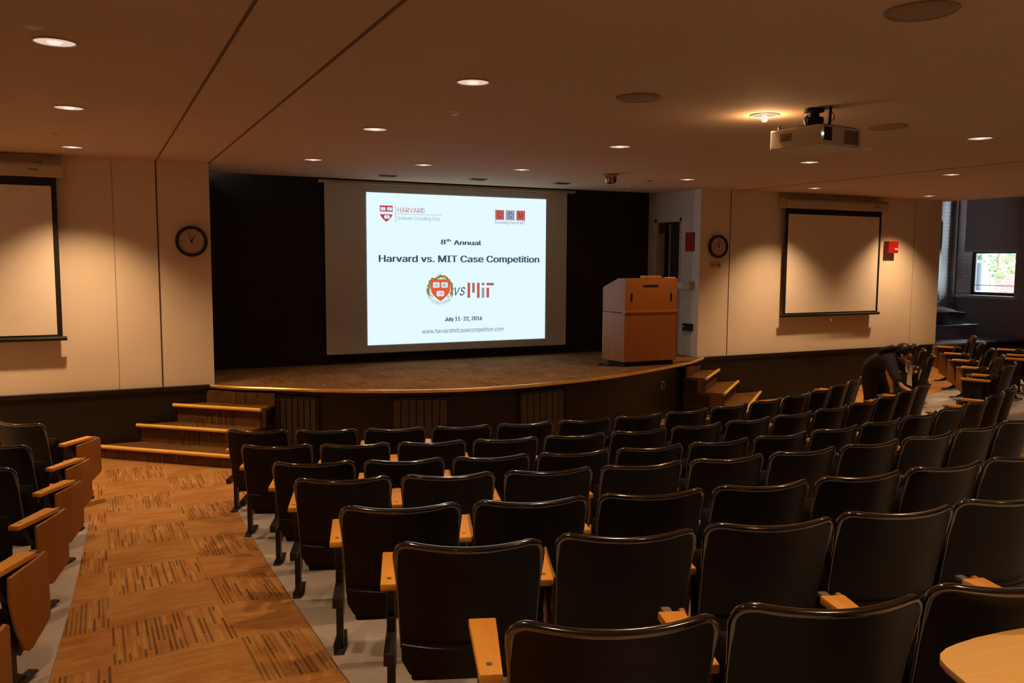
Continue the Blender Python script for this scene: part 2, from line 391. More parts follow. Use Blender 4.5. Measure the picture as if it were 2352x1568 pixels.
obj('frame', MB().box(SR-.012, DY1, ZS, SR, DY1+.05, DZ+.05).box(SR-.012, DY0-.02, ZS, SR, DY0, DZ+.05).box(SR-.012, DY0-.02, DZ, SR, DY1+.05, DZ+.05), M['sidewall'], d)
# wainscot under the front walls
mb = MB().box(XL, YF-.025, -.05, SL+.12, YF+.02, ZS-.03); struct('baseboard_front_left', mb, M['wains'])
mb = MB().box(SR-.12, YF-.025, -.05, 12.05, YF+.02, ZS-.03); struct('baseboard_front_right', mb, M['wains'])
struct('trim_1', MB().box(XL, YF-.045, ZS-.04, SL-.05, YF+.02, ZS+.004), M['cap'], bevel=.006)
struct('trim_2', MB().box(SR+.05, YF-.045, ZS-.04, 12.05, YF+.02, ZS+.004), M['cap'], bevel=.006)
# wall joints
seam = plain('joint_shadow', (.10, .055, .03, 1), .9); seam2 = plain('joint_fine', (.42, .34, .27, 1), .9)
for i, (x, wd, mt) in enumerate(((.565, .012, seam), (.166, .006, seam2), (7.816, .010, seam), (11.447, .007, seam2))):
    struct('trim_%d' % (3+i), MB().box(x-wd/2, YF-.004, ZS+.01, x+wd/2, YF+.01, ZC-.002), mt)

# ceiling slab, slot above the stage, soffit and the higher alcove ceiling
struct('ceiling', MB().box(XL-.15, YB-.15, ZC, 12.15, 10.2, ZC+.1), M['ceil'])
struct('ceiling_slot', MB().box(SL-.15, 10.2, ZC+.2, SR+.7, 10.62, ZC+.26).box(SL-.15, 10.17, ZC+.1, SR+.7, 10.2, ZC+.26), M['black'])
struct('ceiling_alcove', MB().box(12.15, YB-.15, 3.55, XR+.5, 11.1, 3.65).box(12.10, YB-.15, ZC+.1, 12.15, 11.1, 3.6), M['alcove'])
gro = plain('ceiling_joint', (.16, .085, .045, 1), .9)
struct('trim_7', MB().box(.563, YB, ZC-.003, .577, YF, ZC+.01), gro)
struct('trim_8', MB().box(1.056, YB, ZC-.003, 1.072, YF, ZC+.01), gro)
struct('trim_9', MB().box(7.93-.006, YB, ZC-.003, 7.93+.006, YF, ZC+.01, rz=.0), gro)

# alcove behind the right corner: platform, brick wall, window wall
struct('floor_alcove', MB().box(12.05, 9.2, -.05, XR+.05, 11.0, ZS).box(11.95, 9.2, ZS-.035, 12.06, 9.28, ZS), M['platform'])
struct('baseboard_alcove', MB().box(12.04, 9.185, -.05, XR, 9.2, ZS-.03), M['wains'])
struct('wall_brick', MB().box(12.0, 10.8, ZS-.02, XR+.3, 10.95, 3.6), M['whitebrick'])
struct('wall_alcove_left', MB().box(11.95, YF+.15, ZS-.02, 12.05, 10.85, 3.6), M['whitebrick'])
WY0, WY1, WZ0, WZ1 = 9.60, 10.62, 1.365, 3.35
mb = MB(); mb.box(XR, YB-.15, -.1, XR+.30, WY0, 3.6); mb.box(XR, WY1+.10, -.1, XR+.30, 10.9, 3.6); mb.box(XR, WY0, -.1, XR+.30, WY1+.10, WZ0); mb.box(XR, WY0, WZ1, XR+.30, WY1+.10, 3.6)
struct('wall_right', mb, M['alcove'])
struct('wall_window_reveal', MB().prism([(XR-.002, WY1+.10), (XR+.30, WY1-.06), (XR+.30, WY1+.12), (XR-.002, WY1+.12)], WZ0, WZ1), M['whitebrick'])
wn = struct('window_1', MB().box(XR+.22, WY0+.04, WZ0, XR+.27, WY0+.09, WZ1).box(XR+.22, WY1-.11, WZ0, XR+.27, WY1-.04, WZ1).box(XR+.22, WY0+.04, WZ0, XR+.27, WY1-.04, WZ0+.06).box(XR+.22, WY0+.04, WZ1-.06, XR+.27, WY1-.04, WZ1).box(XR+.22, WY0+.04, 2.13, XR+.27, WY1-.04, 2.19).box(XR+.23, WY0+.04, 1.545, XR+.25, WY1-.04, 1.556), M['frame'])
obj('pane', MB().box(XR+.243, WY0+.06, WZ0+.03, XR+.247, WY1-.06, WZ1-.03), M['glass'], wn)
struct('trim_10', MB().box(XR-.06, WY0-.12, WZ0-.045, XR+.24, WY1+.14, WZ0+.005), M['sill'], bevel=.006)
bl = thing('roller_blind', 'grey fabric roller blind pulled halfway down over the window beyond the corner', 'blind', (XR, 10.1, 3.2))
obj('fabric', MB().box(-.03, -.57, -1.02, -.026, .47, .08), M['blind'], bl)
obj('bottom_bar', MB().box(-.035, -.57, -1.045, -.015, .47, -1.015), M['sill'], bl)
obj('roller', MB().tube([(-.03, -.5, .1), (-.03, .47, .1)], .03, 10), M['sill'], bl)
struct('trim_11', MB().tube([(XR-.06, 10.76, ZS), (XR-.06, 10.76, 3.5)], .035, 10), M['alcove'])
tag(obj('chalkboard', MB().box(13.1, 10.765, 1.25, 14.06, 10.799, 2.72), M['green'], bevel=.008), 'tall dark green board on the white brick wall, seen past the wall corner', 'board')
tag(obj('bench', MB().box(12.15, 9.75, ZS, 13.72, 10.7, .885).box(12.13, 9.73, .865, 13.74, 10.72, .90), M['platform'], bevel=.006), 'low dark platform bench in the alcove beneath a covered bundle', 'bench')
mb = MB(); rows = []
for j in range(9):
    v = j/8; row = []
    for i in range(24):
        a = 2*math.pi*i/24; ca, sa = math.cos(a), math.sin(a); q = (abs(ca)**5+abs(sa)**5)**(-1/5)
        sq = 1 if v < .8 else 1-(v-.8)*3.2
        wob = 1+.05*math.sin(3*a+v*4)+.04*math.sin(7*a)
        row.append((12.92+.72*ca*q*sq*wob, 10.17+.36*sa*q*sq*wob, .90+.255*min(1, v/.85)+.022*math.sin(5*a+1)*v+(.03*math.sin(2*a) if v > .6 else 0)))
    rows.append(row)
mb.grid(rows, True); mb.f.append(tuple(range(8*24, 9*24)))
tag(obj('covered_bundle', mb, M['cloth'], smooth=True), 'lumpy bundle under a dark cover resting on the low bench by the brick wall', 'bundle')

# outdoors beyond the window
struct('ground', MB().box(XR+.4, -6, -1.6, 60, 60, -1.5), M['ground'])
bd = thing('brick_building', 'sunlit red brick building with pale window trim seen through the window', 'building', (30, 16, -1.5))
obj('wall', MB().box(0, -14, 0, 1, 22, 2.4).box(0, -14, 4.2, 1, 22, 12).box(0, -14, 2.4, 1, 1.2, 4.2).box(0, 2.0, 2.4, 1, 4.6, 4.2).box(0, 5.6, 2.4, 1, 8.4, 4.2).box(0, 9.4, 2.4, 1, 22, 4.2), M['redbrick'], bd)
for y0, y1 in ((1.2, 2.0), (4.6, 5.6), (8.4, 9.4)):
    f = obj('window', MB().box(-.06, y0-.12, 2.25, .1, y1+.12, 2.4).box(-.06, y0-.12, 4.2, .1, y1+.12, 4.4).box(-.02, y0, 2.4, .1, y0+.08, 4.2).box(-.02, y1-.08, 2.4, .1, y1, 4.2), M['whitestone'], bd)
    obj('pane', MB().box(.2, y0, 2.4, .25, y1, 4.2), M['darkglass'], f)
tr = thing('leafy_tree', 'small leafy green tree standing outside the window', 'tree', (20.5, 14.1, -1.5))
obj('trunk', MB().tube([(0, 0, 0), (.03, .02, 1.4), (-.02, .05, 2.6), (.05, 0, 3.8)], [.05, .045, .04, .03], 8).tube([(0, .04, 2.2), (.4, .5, 3.2)], [.025, .012], 6).tube([(0, .04, 2.4), (-.3, -.6, 3.4)], [.025, .012], 6), M['bark'], tr)
mb = MB()
for _ in range(900):
    while True:
        p = Vector((random.uniform(-1, 1), random.uniform(-1, 1), random.uniform(-1, 1)))
        if .25 < p.length < 1: break
    c = Vector((p.x*1.2, p.y*1.3+.1, 4.3+p.z*1.25)); a = Vector((random.gauss(0, 1), random.gauss(0, 1), random.gauss(0, 1))).normalized(); b = a.orthogonal().normalized()
    s_ = random.uniform(.07, .14); mb.add([c-a*s_, c-b*s_*.5, c+a*s_, c+b*s_*.5], [(0, 1, 2, 3)])
obj('foliage', mb, M['leaf'], tr)
for y_, z_, sx_, sy_ in ((10.08, 1.76, .80, .92),):
    al = bpy.data.lights.new('window_portal', 'AREA'); al.shape = 'RECTANGLE'; al.size = sx_*S; al.size_y = sy_*S; al.cycles.is_portal = True
    ao = bpy.data.objects.new('window_portal', al); COL.objects.link(ao); ao.location = Vector((XR+.29, y_, z_))*S; ao.rotation_euler = (0, math.radians(90), 0)

# ------------------------------------------------------------------ stage
EDGE = [(.93, 9.33), (1.2, 9.04), (1.47, 8.83), (2.07, 8.42), (2.61, 8.14), (3.03, 7.99), (3.47, 7.91), (3.98, 7.91), (4.56, 7.99), (5.18, 8.13), (5.97, 8.42), (6.55, 8.68), (7.01, 8.93), (7.40, 9.23)]
def smooth_path(P, k=6):
    out = []
    for i in range(len(P)-1):
        p0, p1, p2, p3 = (Vector(P[max(0, min(len(P)-1, i+d))]) for d in (-1, 0, 1, 2))
        for j in range(k):
            t_ = j/k; out.append(.5*((2*p1)+(p2-p0)*t_+(2*p0-5*p1+4*p2-p3)*t_**2+(3*p1-p0-3*p2+p3)*t_**3))
    out.append(Vector(P[-1])); return out
ED = smooth_path(EDGE)
def inset(d):
    out = []
    for i, p in enumerate(ED):
        tn = (ED[min(i+1, len(ED)-1)]-ED[max(i-1, 0)]).normalized(); out.append(Vector((p.x-tn.y*d, p.y+tn.x*d)))
    return out
poly = [(p.x, p.y) for p in ED]+[(SR, YF+.02), (SR, 10.5), (SL, 10.5), (SL, YF+.02)]
struct('floor_stage', MB().prism(poly, ZS-.026, ZS), M['stagecarpet_dim'])
IN = inset(.05)
struct('wall_stage_front', MB().grid([[(p.x, p.y, -.03) for p in IN], [(p.x, p.y, ZS-.024) for p in IN]]), M['wains'])
mb = MB(); sect = [(-.003, -.030), (-.010, -.022), (-.011, -.006), (-.004, .003), (.014, .004)]
mb.grid([[(q.x, q.y, ZS+dz) for q in inset(din)] for din, dz in sect])
struct('trim_12', mb, M['brass'], smooth=True)
def arc_pos(x):
    b = min(range(len(IN)), key=lambda i: abs(IN[i].x-x)); p = IN[b]; tn = (IN[min(b+1, len(IN)-1)]-IN[max(b-1, 0)]).normalized()
    return p, math.atan2(tn.y, tn.x)
M['slat'] = plain('grille_slat', (.052, .040, .037, 1), .5)
for i, (x, wd, txt) in enumerate(((1.79, .50, 'dark slatted vent in the stage front beside the left steps'), (2.90, .60, 'dark slatted vent in the middle of the stage front'), (4.28, .62, 'dark slatted vent in the stage front, nearest the lectern'))):
    p, a = arc_pos(x); g = thing('vent_grille', txt, 'vent', (p.x, p.y, .05), a, 'vents along the stage front')
    obj('frame', MB().box(-wd/2, -.03, 0, -wd/2+.02, .01, .53).box(wd/2-.02, -.03, 0, wd/2, .01, .53).box(-wd/2, -.03, .51, wd/2, .01, .53).box(-wd/2, -.03, 0, wd/2, .01, .02), M['black'], g)
    obj('backing', MB().box(-wd/2+.01, -.012, .01, wd/2-.01, -.004, .52), M['black'], g)
    nb = 7
    for j in range(nb):
        x0 = -wd/2+.025+(wd-.05)*j/nb; obj('slat', MB().box(x0, -.024, .025, x0+(wd-.05)/nb-.012, -.014, .505), M['slat'], g)
p, a = arc_pos(6.28)
ot = thing('outlet_plate', 'small brown outlet plate on the stage front below the lectern', 'outlet', (p.x, p.y, .43), a)
obj('plate', MB().box(-.045, -.012, -.05, .045, 0, .05), M['ventmetal'], ot, bevel=.003)
obj('socket', MB().box(-.02, -.016, -.03, .02, -.011, .03), M['black'], ot)
# steps, a flight at each end of the stage
STEP = [((1.066, 8.20), (-.10, 9.235), .125), ((1.256, 8.40), (.31, 9.235), .30), ((1.41, 8.57), (.655, 9.235), .48)]
def flight(mir, label):
    def X(x): return 2*4.165-x if mir else x
    g = thing('stage_steps', label, 'steps', (X(.7), 8.9, 0), 0, 'carpeted steps at the stage ends')
    bx, by = X(.7), 8.9
    END = (1.58, 8.80)
    for i, (fr, fl_, z) in enumerate(STEP):
        z0 = -.02 if i == 0 else STEP[i-1][2]-.01
        d = (Vector(fl_)-Vector(fr)).normalized(); nrm = Vector((-d.y, d.x))
        if nrm.y < 0: nrm = -nrm
        fr2, fl2 = Vector(fr)+nrm*.025, Vector(fl_)+nrm*.025
        pl = [fr2, Vector(END), Vector((1.0, YF-.02)), Vector((fl2.x, YF-.02)), fl2]
        pt = [Vector(fr), Vector(END), Vector((1.0, YF-.02)), Vector((fl_[0], YF-.02)), Vector(fl_)]
        st = obj('step', MB().prism([(X(q.x)-bx, q.y-by) for q in pl], z0, z-.03).prism([(X(q.x)-bx, q.y-by) for q in pt], z-.03, z), M['stepcarpet_dim'], g)
        a_, b_ = Vector(fr), Vector(fl_)
        nm = MB().tube([(X(a_.x)-bx, a_.y-by, z-.006), (X(b_.x)-bx, b_.y-by, z-.006)], .019, 10)
        obj('nosing', nm, M['nosing'], st, smooth=True)
        sd = MB().prism([(X(q.x)-bx, q.y-by) for q in (Vector(fr)+Vector((.0, .02)), Vector(fr)+Vector((.012, .02)), Vector(END)+Vector((.012, 0)), Vector(END))], z0, z-.032)
        obj('side_panel', sd, M['cap'], st)
    # topmost riser under the stage edge
    obj('riser', MB().prism([(X(q[0])-bx, q[1]-by) for q in ((1.575, 8.74), (1.59, 8.76), (1.02, 9.235), (.98, 9.235))], .47, ZS-.055), M['stepcarpet_dim'], g)
flight(False, 'carpeted steps with yellow nosings up to the left end of the stage')
flight(True, 'carpeted steps with yellow nosings up to the stage beside the lectern')

# ------------------------------------------------------------------ big projection screen with the slide
scx, scy, scz = 4.3045, 10.4, CAMZ-.132
ps = thing('projection_screen', 'large pale screen hung behind the stage showing a bright slide', 'screen', (scx, scy, scz))
obj('screen_sheet', MB().box(2.52-scx, 0, .776-scz, 5.9-scx, .008, CAMZ+.925-scz), M['bigsheet_spill'], ps)
obj('roller_case', MB().box(2.454-scx, -.05, CAMZ+.915-scz, 6.004-scx, .03, CAMZ+.953-scz), M['case'], ps, bevel=.006)
obj('bottom_bar', MB().tube([(2.52-scx, .003, .776-scz), (5.9-scx, .003, .776-scz)], .010, 8), M['black'], ps)
sl = obj('projected_slide', MB().box(-1.2625, -.004, -.953, 1.2625, 0, .953), M['slide'], ps)
L1, L2, L3, L4 = -.007, -.010, -.013, -.016
def flat(mb, rect, y):
    x0, z0, x1, z1 = rect; return mb.add([(x0, y, z0), (x1, y, z0), (x1, y, z1), (x0, y, z1)], [(0, 1, 2, 3)])
mb = MB(); text_mesh('8', (-.275, .323, -.214, .385), L1, mb, bold=.012); text_mesh('th', (-.203, .357, -.142, .395), L1, mb, bold=.007); text_mesh('Annual', (-.095, .318, .288, .378), L1, mb, bold=.012)
obj('heading_line', mb, M['s_ink'], sl)
obj('title_line', text_mesh('Harvard vs. MIT Case Competition', (-1.107, .070, 1.158, .182), L1, MB(), bold=.012), M['s_ink'], sl)
obj('date_line', text_mesh('July 11-22, 2016', (-.223, -.690, .306, -.622), L1, MB(), bold=.007), M['s_ink'], sl)
obj('web_line', text_mesh('www.harvardmitcasecompetition.com', (-.537, -.845, .626, -.770), L1, MB(), italic=.22), M['s_ink'], sl)
def shield(x0, z0, x1, z1, y, n=10):
    cx = (x0+x1)/2; h = z1-z0; pts = [(x0, y, z1), (x0, y, z1-h*.45)]
    for i in range(1, n): a = i/n; pts.append((x0+(cx-x0)*a**1.9, y, z1-h*.45-h*.55*a))
    pts.append((cx, y, z0)); pts += [(2*cx-p[0], p[1], p[2]) for p in pts[-2::-1]]
    return MB().add(pts, [tuple(range(len(pts)))])
s1 = obj('shield_emblem', shield(-1.092, .594, -.925, .797, L1), M['s_shield'], sl)
def book(mb, r, y):
    x0, z0, x1, z1 = r; cx = (x0+x1)/2; b = (z1-z0)*.12
    return mb.add([(x0, y, z0+b), (x0+(cx-x0)*.5, y, z0), (cx, y, z0+b*.7), (cx+(x1-cx)*.5, y, z0), (x1, y, z0+b), (x1, y, z1-b), (cx+(x1-cx)*.5, y, z1), (cx, y, z1-b*.7), (x0+(cx-x0)*.5, y, z1), (x0, y, z1-b)], [tuple(range(10))])
mb = MB(); flat(mb, (-1.0925, .688, -.9245, .7215), L2)
for r in ((-1.082, .733, -1.019, .777), (-.998, .734, -.934, .778), (-1.036, .632, -.965, .678)): book(mb, r, L2)
obj('emblem_white', mb, M['s_white'], sl)
mb = MB()
for tx, r in (('VE', (-1.070, .745, -1.031, .765)), ('RI', (-.985, .746, -.947, .766)), ('TAS', (-1.024, .645, -.977, .666))): text_mesh(tx, r, L3, mb)
obj('emblem_letters', mb, M['s_grey'], sl)
obj('club_name', text_mesh('HARVARD', (-.860, .716, -.501, .779), L1, MB()), M['s_redtext'], sl)
mb = MB(); flat(mb, (-.889, .595, -.883, .800), L1); flat(mb, (-.886, .694, -.263, .6985), L1); obj('rule_lines', mb, M['s_line'], sl)
obj('club_subtitle', text_mesh('Graduate Consulting Club', (-.861, .614, -.296, .671), L1, MB()), M['s_grey'], sl)
for r, mt, ch, ink in (((.496, .658, .626, .788), 's_red', 'C', 's_dark'), ((.651, .658, .783, .788), 's_grey', 'C', 's_ink'), ((.809, .658, .939, .789), 's_red', 'M', 's_dark')):
    q = obj('letter_tile', flat(MB(), r, L1), M[mt], sl); w_ = r[2]-r[0]
    obj('tile_letter', text_mesh(ch, (r[0]+w_*.27, r[1]+.028, r[0]+w_*.70, r[1]+.105), L2, MB()), M[ink], sl)
obj('club_caption', text_mesh('Consulting Club of MIT', (.491, .598, .937, .645), L1, MB()), M['s_ink'], sl)
# seal: wreath, shield, ribbon
mb = MB(); scX, scZ, rr = -.2885, -.262, .168
for i in range(110):
    a = math.radians(-40+260*(i % 55)/54); rad = rr+random.uniform(-.020, .018); c = Vector((scX+rad*math.cos(a)*.97, scZ+rad*math.sin(a)))
    b = a+math.pi/2+random.uniform(-.9, .9); dl = Vector((math.cos(b), math.sin(b)))*random.uniform(.016, .028); dn = Vector((-dl.y, dl.x))*.5
    mb.add([(q.x, L1-.0002*(i % 5), q.y) for q in (c-dl, c-dn, c+dl, c+dn)], [(0, 1, 2, 3)])
obj('seal_wreath', mb, M['s_gold'], sl)
obj('seal_shield', shield(-.420, -.412, -.151, -.127, L2), M['s_orange'], sl)
mb = MB()
for r in ((-.391, -.240, -.300, -.163), (-.276, -.240, -.186, -.164), (-.340, -.352, -.237, -.276)): book(mb, r, L3)
obj('seal_books', mb, M['s_white'], sl)
mb = MB()
for tx, r in (('VE', (-.375, -.222, -.318, -.182)), ('RI', (-.258, -.222, -.206, -.182)), ('TAS', (-.325, -.333, -.253, -.294))): text_mesh(tx, r, L4, mb)
obj('seal_letters', mb, M['s_ink'], sl)
mb = MB(); rows = []
for k in range(25):
    a = math.radians(-152+124*k/24); rows.append([(scX+r_*math.cos(a), L2, scZ+r_*math.sin(a)) for r_ in (.148, .205)])
mb.grid(rows); obj('seal_ribbon', mb, M['s_white'], sl)
mb = MB()
def ring(a, b):
    ang = math.radians(-140+100*a); r_ = .158+.036*b; return (scX+r_*math.cos(ang), L3, scZ+r_*math.sin(ang))
text_mesh('HARVARD', (0, 0, 1, 1), L3, mb, rot=ring)
for k in (0, 24):
    a = math.radians(-152+124*k/24); flat(mb, (scX+.176*math.cos(a)-.012, scZ+.176*math.sin(a)-.02, scX+.176*math.cos(a)+.006, scZ+.176*math.sin(a)+.02), L3)
obj('ribbon_letters', mb, M['s_line'], sl)
obj('versus_word', text_mesh('vs', (-.085, -.343, .066, -.232), L1, MB(), italic=.35), M['s_ink'], sl)
mb = MB()
for r in ((.096, -.375, .134, -.175), (.164, -.308, .199, -.176), (.233, -.377, .271, -.176), (.301, -.209, .340, -.178), (.371, -.213, .479, -.179), (.371, -.374, .410, -.243)): flat(mb, r, L1)
obj('institute_bars', mb, M['s_red'], sl)
obj('institute_bar', flat(MB(), (.302, -.376, .340, -.243), L1), M['s_grey'], sl)

# ------------------------------------------------------------------ side wall screens, clocks and fittings on the front wall
def wall_screen(x0, x1, label, pull=True):
    y = YF-.10; g = thing('wall_screen', label, 'screen', ((x0+x1)/2, YF, CAMZ), 0, 'pull-down screens on the front wall'); cx = (x0+x1)/2; yy = y-YF
    z0, z1 = -.765, .745; k = (YF-.1)/YF; X0, X1 = x0-cx, x1-cx
    sh = obj('screen_sheet', MB().box(X0, yy, z0, X1, yy+.004, z1), M['black'], g)
    obj('viewing_area', MB().box(X0+.045, yy-.003, z0+.03, X1-.045, yy, z1-.085), M['sheet'], sh)
    ca = obj('roller_case', MB().prism([(yy-.07, z1-.005), (yy+.05, z1-.005), (yy+.05, z1+.12), (yy-.045, z1+.12), (yy-.07, z1+.095)], X0-.06, X1+.06, axis=0), M['case'], g, bevel=.006)
    obj('end_bracket', MB().box(X0-.075, yy-.05, z1+.0, X0-.06, yy+.10, z1+.14), M['case'], g); obj('end_bracket', MB().box(X1+.06, yy-.05, z1+.0, X1+.075, yy+.10, z1+.14), M['case'], g); obj('motor_box', MB().box(X1-.10, yy, z1+.12, X1+.05, yy+.1, z1+.16), M['case'], g)
    bb = obj('bottom_bar', MB().tube([(X0-.035, yy, z0-.008), (X1+.035, yy, z0-.008)], .021, 10), M['black'], g, smooth=True)
    if pull:
        obj('pull_cord', MB().tube([(0, yy, z0-.02), (.003, yy, z0-.075)], .004, 6).tube([(.003+.017*math.cos(q*math.pi/5), yy, z0-.09+.017*math.sin(q*math.pi/5)) for q in range(11)], .005, 6, False), M['case'], bb)
    obj('spec_plate', MB().box(X1-.22, yy-.074, z1+.05, X1-.14, yy-.068, z1+.065), M['ventmetal'], ca)
    return g
wall_screen(8.72, 10.60, 'pull-down screen with black border on the right wall, two light scallops across it')
wall_screen(-2.20, -.31, 'pull-down screen with black border cut off by the left picture edge', False)
def clock(x, z, hh, mm, label, rim_r=.155):
    g = thing('wall_clock', label, 'clock', (x, YF, z), 0, 'round wall clocks')
    rim = obj('rim', MB().lathe([(rim_r*.8, 0), (rim_r, 0), (rim_r+.002, -.03), (rim_r-.004, -.05), (rim_r-.016, -.052), (rim_r-.021, -.036), (rim_r*.8, -.034)], (0, 0, 0), 40, 1, False), M['clockrim'], g, smooth=True)
    f = obj('face', MB().lathe([(.0001, -.030), (rim_r-.015, -.030)], (0, 0, 0), 40, 1), M['clockface'], g)
    mb = MB()
    for k in range(60):
        a = k*math.pi/30; l = .016 if k % 5 == 0 else .006; w_ = .006 if k % 5 == 0 else .002; r0 = rim_r-.028
        c, s_ = math.sin(a), math.cos(a); q = [(r0*c-w_/2*s_, r0*s_+w_/2*c), (r0*c+w_/2*s_, r0*s_-w_/2*c), ((r0-l)*c+w_/2*s_, (r0-l)*s_-w_/2*c), ((r0-l)*c-w_/2*s_, (r0-l)*s_+w_/2*c)]
        mb.add([(u_, -.0315, v_) for u_, v_ in q], [(0, 1, 2, 3)])
    obj('dial_marks', mb, M['ink'], f)
    for nm, a, l, w_ in (('hour_hand', (hh+mm/60)*math.pi/6, .066, .009), ('minute_hand', mm*math.pi/30, .104, .006)):
        c, s_ = math.sin(a), math.cos(a); q = [(-.02*c-w_/2*s_, -.02*s_+w_/2*c), (-.02*c+w_/2*s_, -.02*s_-w_/2*c), (l*c+w_/3*s_, l*s_-w_/3*c), (l*c-w_/3*s_, l*s_+w_/3*c)]
        obj(nm, MB().add([(u_, y_, v_) for y_ in (-.036, -.0335) for u_, v_ in q], [(0, 1, 2, 3), (4, 5, 6, 7), (0, 1, 5, 4), (1, 2, 6, 5), (2, 3, 7, 6), (3, 0, 4, 7)]), M['ink'], g)
    obj('hub', MB().lathe([(.010, -.03), (.010, -.039), (.0001, -.04)], (0, 0, 0), 16, 1), M['ink'], g)
clock(.878, CAMZ+.166, 12, 57, 'round dark-rimmed wall clock left of the stage opening')
clock(7.600, CAMZ+.192, 12, 0, 'round dark-rimmed wall clock right of the stage, above a small plate')
g = thing('control_plate', 'small yellowish wall control plate under the right clock', 'control', (7.575, YF, CAMZ-.055))
obj('plate', MB().box(-.09, -.014, -.042, .09, 0, .042), plain('yellowed_plate', (.62, .50, .22, 1), .45), g, bevel=.004)
obj('dial', MB().lathe([(.026, -.014), (.026, -.02), (.0001, -.021)], (.05, 0, 0), 18, 1), M['ventmetal'], g)
obj('legend', MB().box(-.07, -.0155, -.02, .0, -.0135, -.012).box(-.07, -.0155, .004, .0, -.0135, .012), M['ventmetal'], g)
g = thing('fire_alarm', 'red fire alarm pull station on the wall right of the right screen', 'alarm', (10.90, YF, CAMZ+.225))
obj('housing', MB().box(-.105, -.09, -.095, .105, 0, .085), M['red'], g, bevel=.008)
obj('handle', MB().box(.01, -.10, -.045, .08, -.088, -.025), M['white'], g, bevel=.003)
# right stage side wall fittings
tag(obj('red_notice', MB().box(SR-.006, 9.372, CAMZ+.125, SR, 9.572, CAMZ+.383), M['redpaper']), 'plain dark red notice on the pale side wall by the stage door', 'notice')
g = thing('wall_dispenser', 'small white and beige box on the side wall behind the lectern', 'dispenser', (SR, 9.5, CAMZ-.34))
obj('beige_half', MB().box(-.075, -.13, -.05, 0, .0, .055), M['beige'], g, bevel=.006)
obj('white_half', MB().box(-.085, .0, -.05, 0, .12, .05), M['white'], g, bevel=.01)
g = thing('black_wall_box', 'black socket box low on the side wall right of the lectern', 'box', (SR, 9.455, CAMZ-.91))
obj('box', MB().box(-.05, -.09, -.05, 0, .09, .048), M['black'], g, bevel=.005)
obj('indicator', MB().box(-.053, .05, .0, -.05, .062, .012), emit('green_led', (.15, .6, .1, 1), .4), g)
tag(obj('wall_cable', MB().tube([(SR-.03, 9.54, CAMZ-.955), (SR-.035, 9.58, CAMZ-1.0), (SR-.03, 9.55, CAMZ-1.10), (SR-.03, 9.48, CAMZ-1.22), (SR-.05, 9.46, CAMZ-1.28), (SR-.09, 9.52, ZS+.008)], .006, 6), M['beige']), 'thin pale cable hanging from the black wall box to the stage floor', 'cable')
tag(obj('exit_box', MB().box(SR+.02, 10.10, 2.36, SR+.12, 10.235, 2.49), plain('dark_red', (.10, .004, .006, 1), .4), bevel=.005), 'small dark red box high inside the stage doorway', 'box')
tag(obj('wall_hook', MB().lathe([(.0001, -.03), (.03, -.028), (.03, 0)], (6.50, 10.46, CAMZ-.02), 14, 1), M['black']), 'small round black knob on the dark wall left of the stage door', 'knob')

# ------------------------------------------------------------------ lectern
lx, ly = 5.79, 8.75
g = thing('lectern', 'tall wooden lectern with sloped top standing on the right of the stage', 'lectern', (lx, ly, ZS))
H, Hm, W, D = 1.088, .672, .785, .46
obj('kick_base', MB().box(.03, .03, 0, W-.03, D-.06, .065), M['black'], g)
obj('lower_cabinet', MB().prism([(0, 0), (W, 0), (W, D), (-.03, D), (-.06, D-.06)], .06, Hm-.008), M['cherry'], g, bevel=.003)
def lec_top():
    mb = MB(); pl = [(0, 0), (W, 0), (W, D), (-.03, D), (-.06, D-.06)]
    def zt(y): return H if y < .13 else H-(y-.13)*.42
    # split prism so that the top slopes to the rear
    ys = [0, .13, D]
    left = lambda y: -.06*y/(D-.06) if y <= D-.06 else -.06+.03*(y-(D-.06))/.06
    rows = []
    for y in (0, .13, D-.06, D): rows.append([(left(y), y, Hm), (left(y), y, zt(y)), (W, y, zt(y)), (W, y, Hm)])
    mb.grid(rows, True); mb.f += [(0, 1, 2, 3), (12, 13, 14, 15)]
    return mb
up = obj('upper_cabinet', lec_top(), M['cherry'], g)
obj('divider_rail', MB().box(-.004, -.012, Hm-.008, W+.004, .05, Hm+.022), M['cherry_rail'], g, bevel=.004)
for x in (.095, .685): obj('pull_slot', MB().box(x-.012, -.004, .80, x+.012, .004, .905), M['black'], up)
obj('vent_slot', MB().box(.265, -.004, .985, .49, .004, 1.008), M['black'], up)
tag(obj('flat_device', MB().box(lx+.30, ly+.03, ZS+H+.003, lx+.56, ly+.125, ZS+H+.032), M['cherry_rail'], bevel=.004), 'low flat brownish device lying on top of the lectern', 'device')
tag(obj('small_pad', MB().box(lx+.66, ly+.02, ZS+H+.002, lx+.77, ly+.11, ZS+H+.012), M['paper'], bevel=.002), 'small pale pad at the right corner of the lectern top', 'pad')
tag(obj('floor_cable', MB().tube([(5.72, 9.16, ZS+.01), (5.62, 9.05, ZS+.008), (5.68, 8.93, ZS+.008), (5.80, 8.90, ZS+.008), (5.83, 8.80, ZS+.008)], .009, 6), M['black']), 'black cable coiled on the stage at the lectern left foot', 'cable')
tag(obj('floor_cable', MB().tube([(6.55, 8.88, ZS+.01), (6.70, 8.92, ZS+.007), (6.82, 8.90, ZS+.007), (6.90, 8.86, ZS+.007)], .006, 6), M['black']), 'short black cable on the stage running right from the lectern', 'cable')

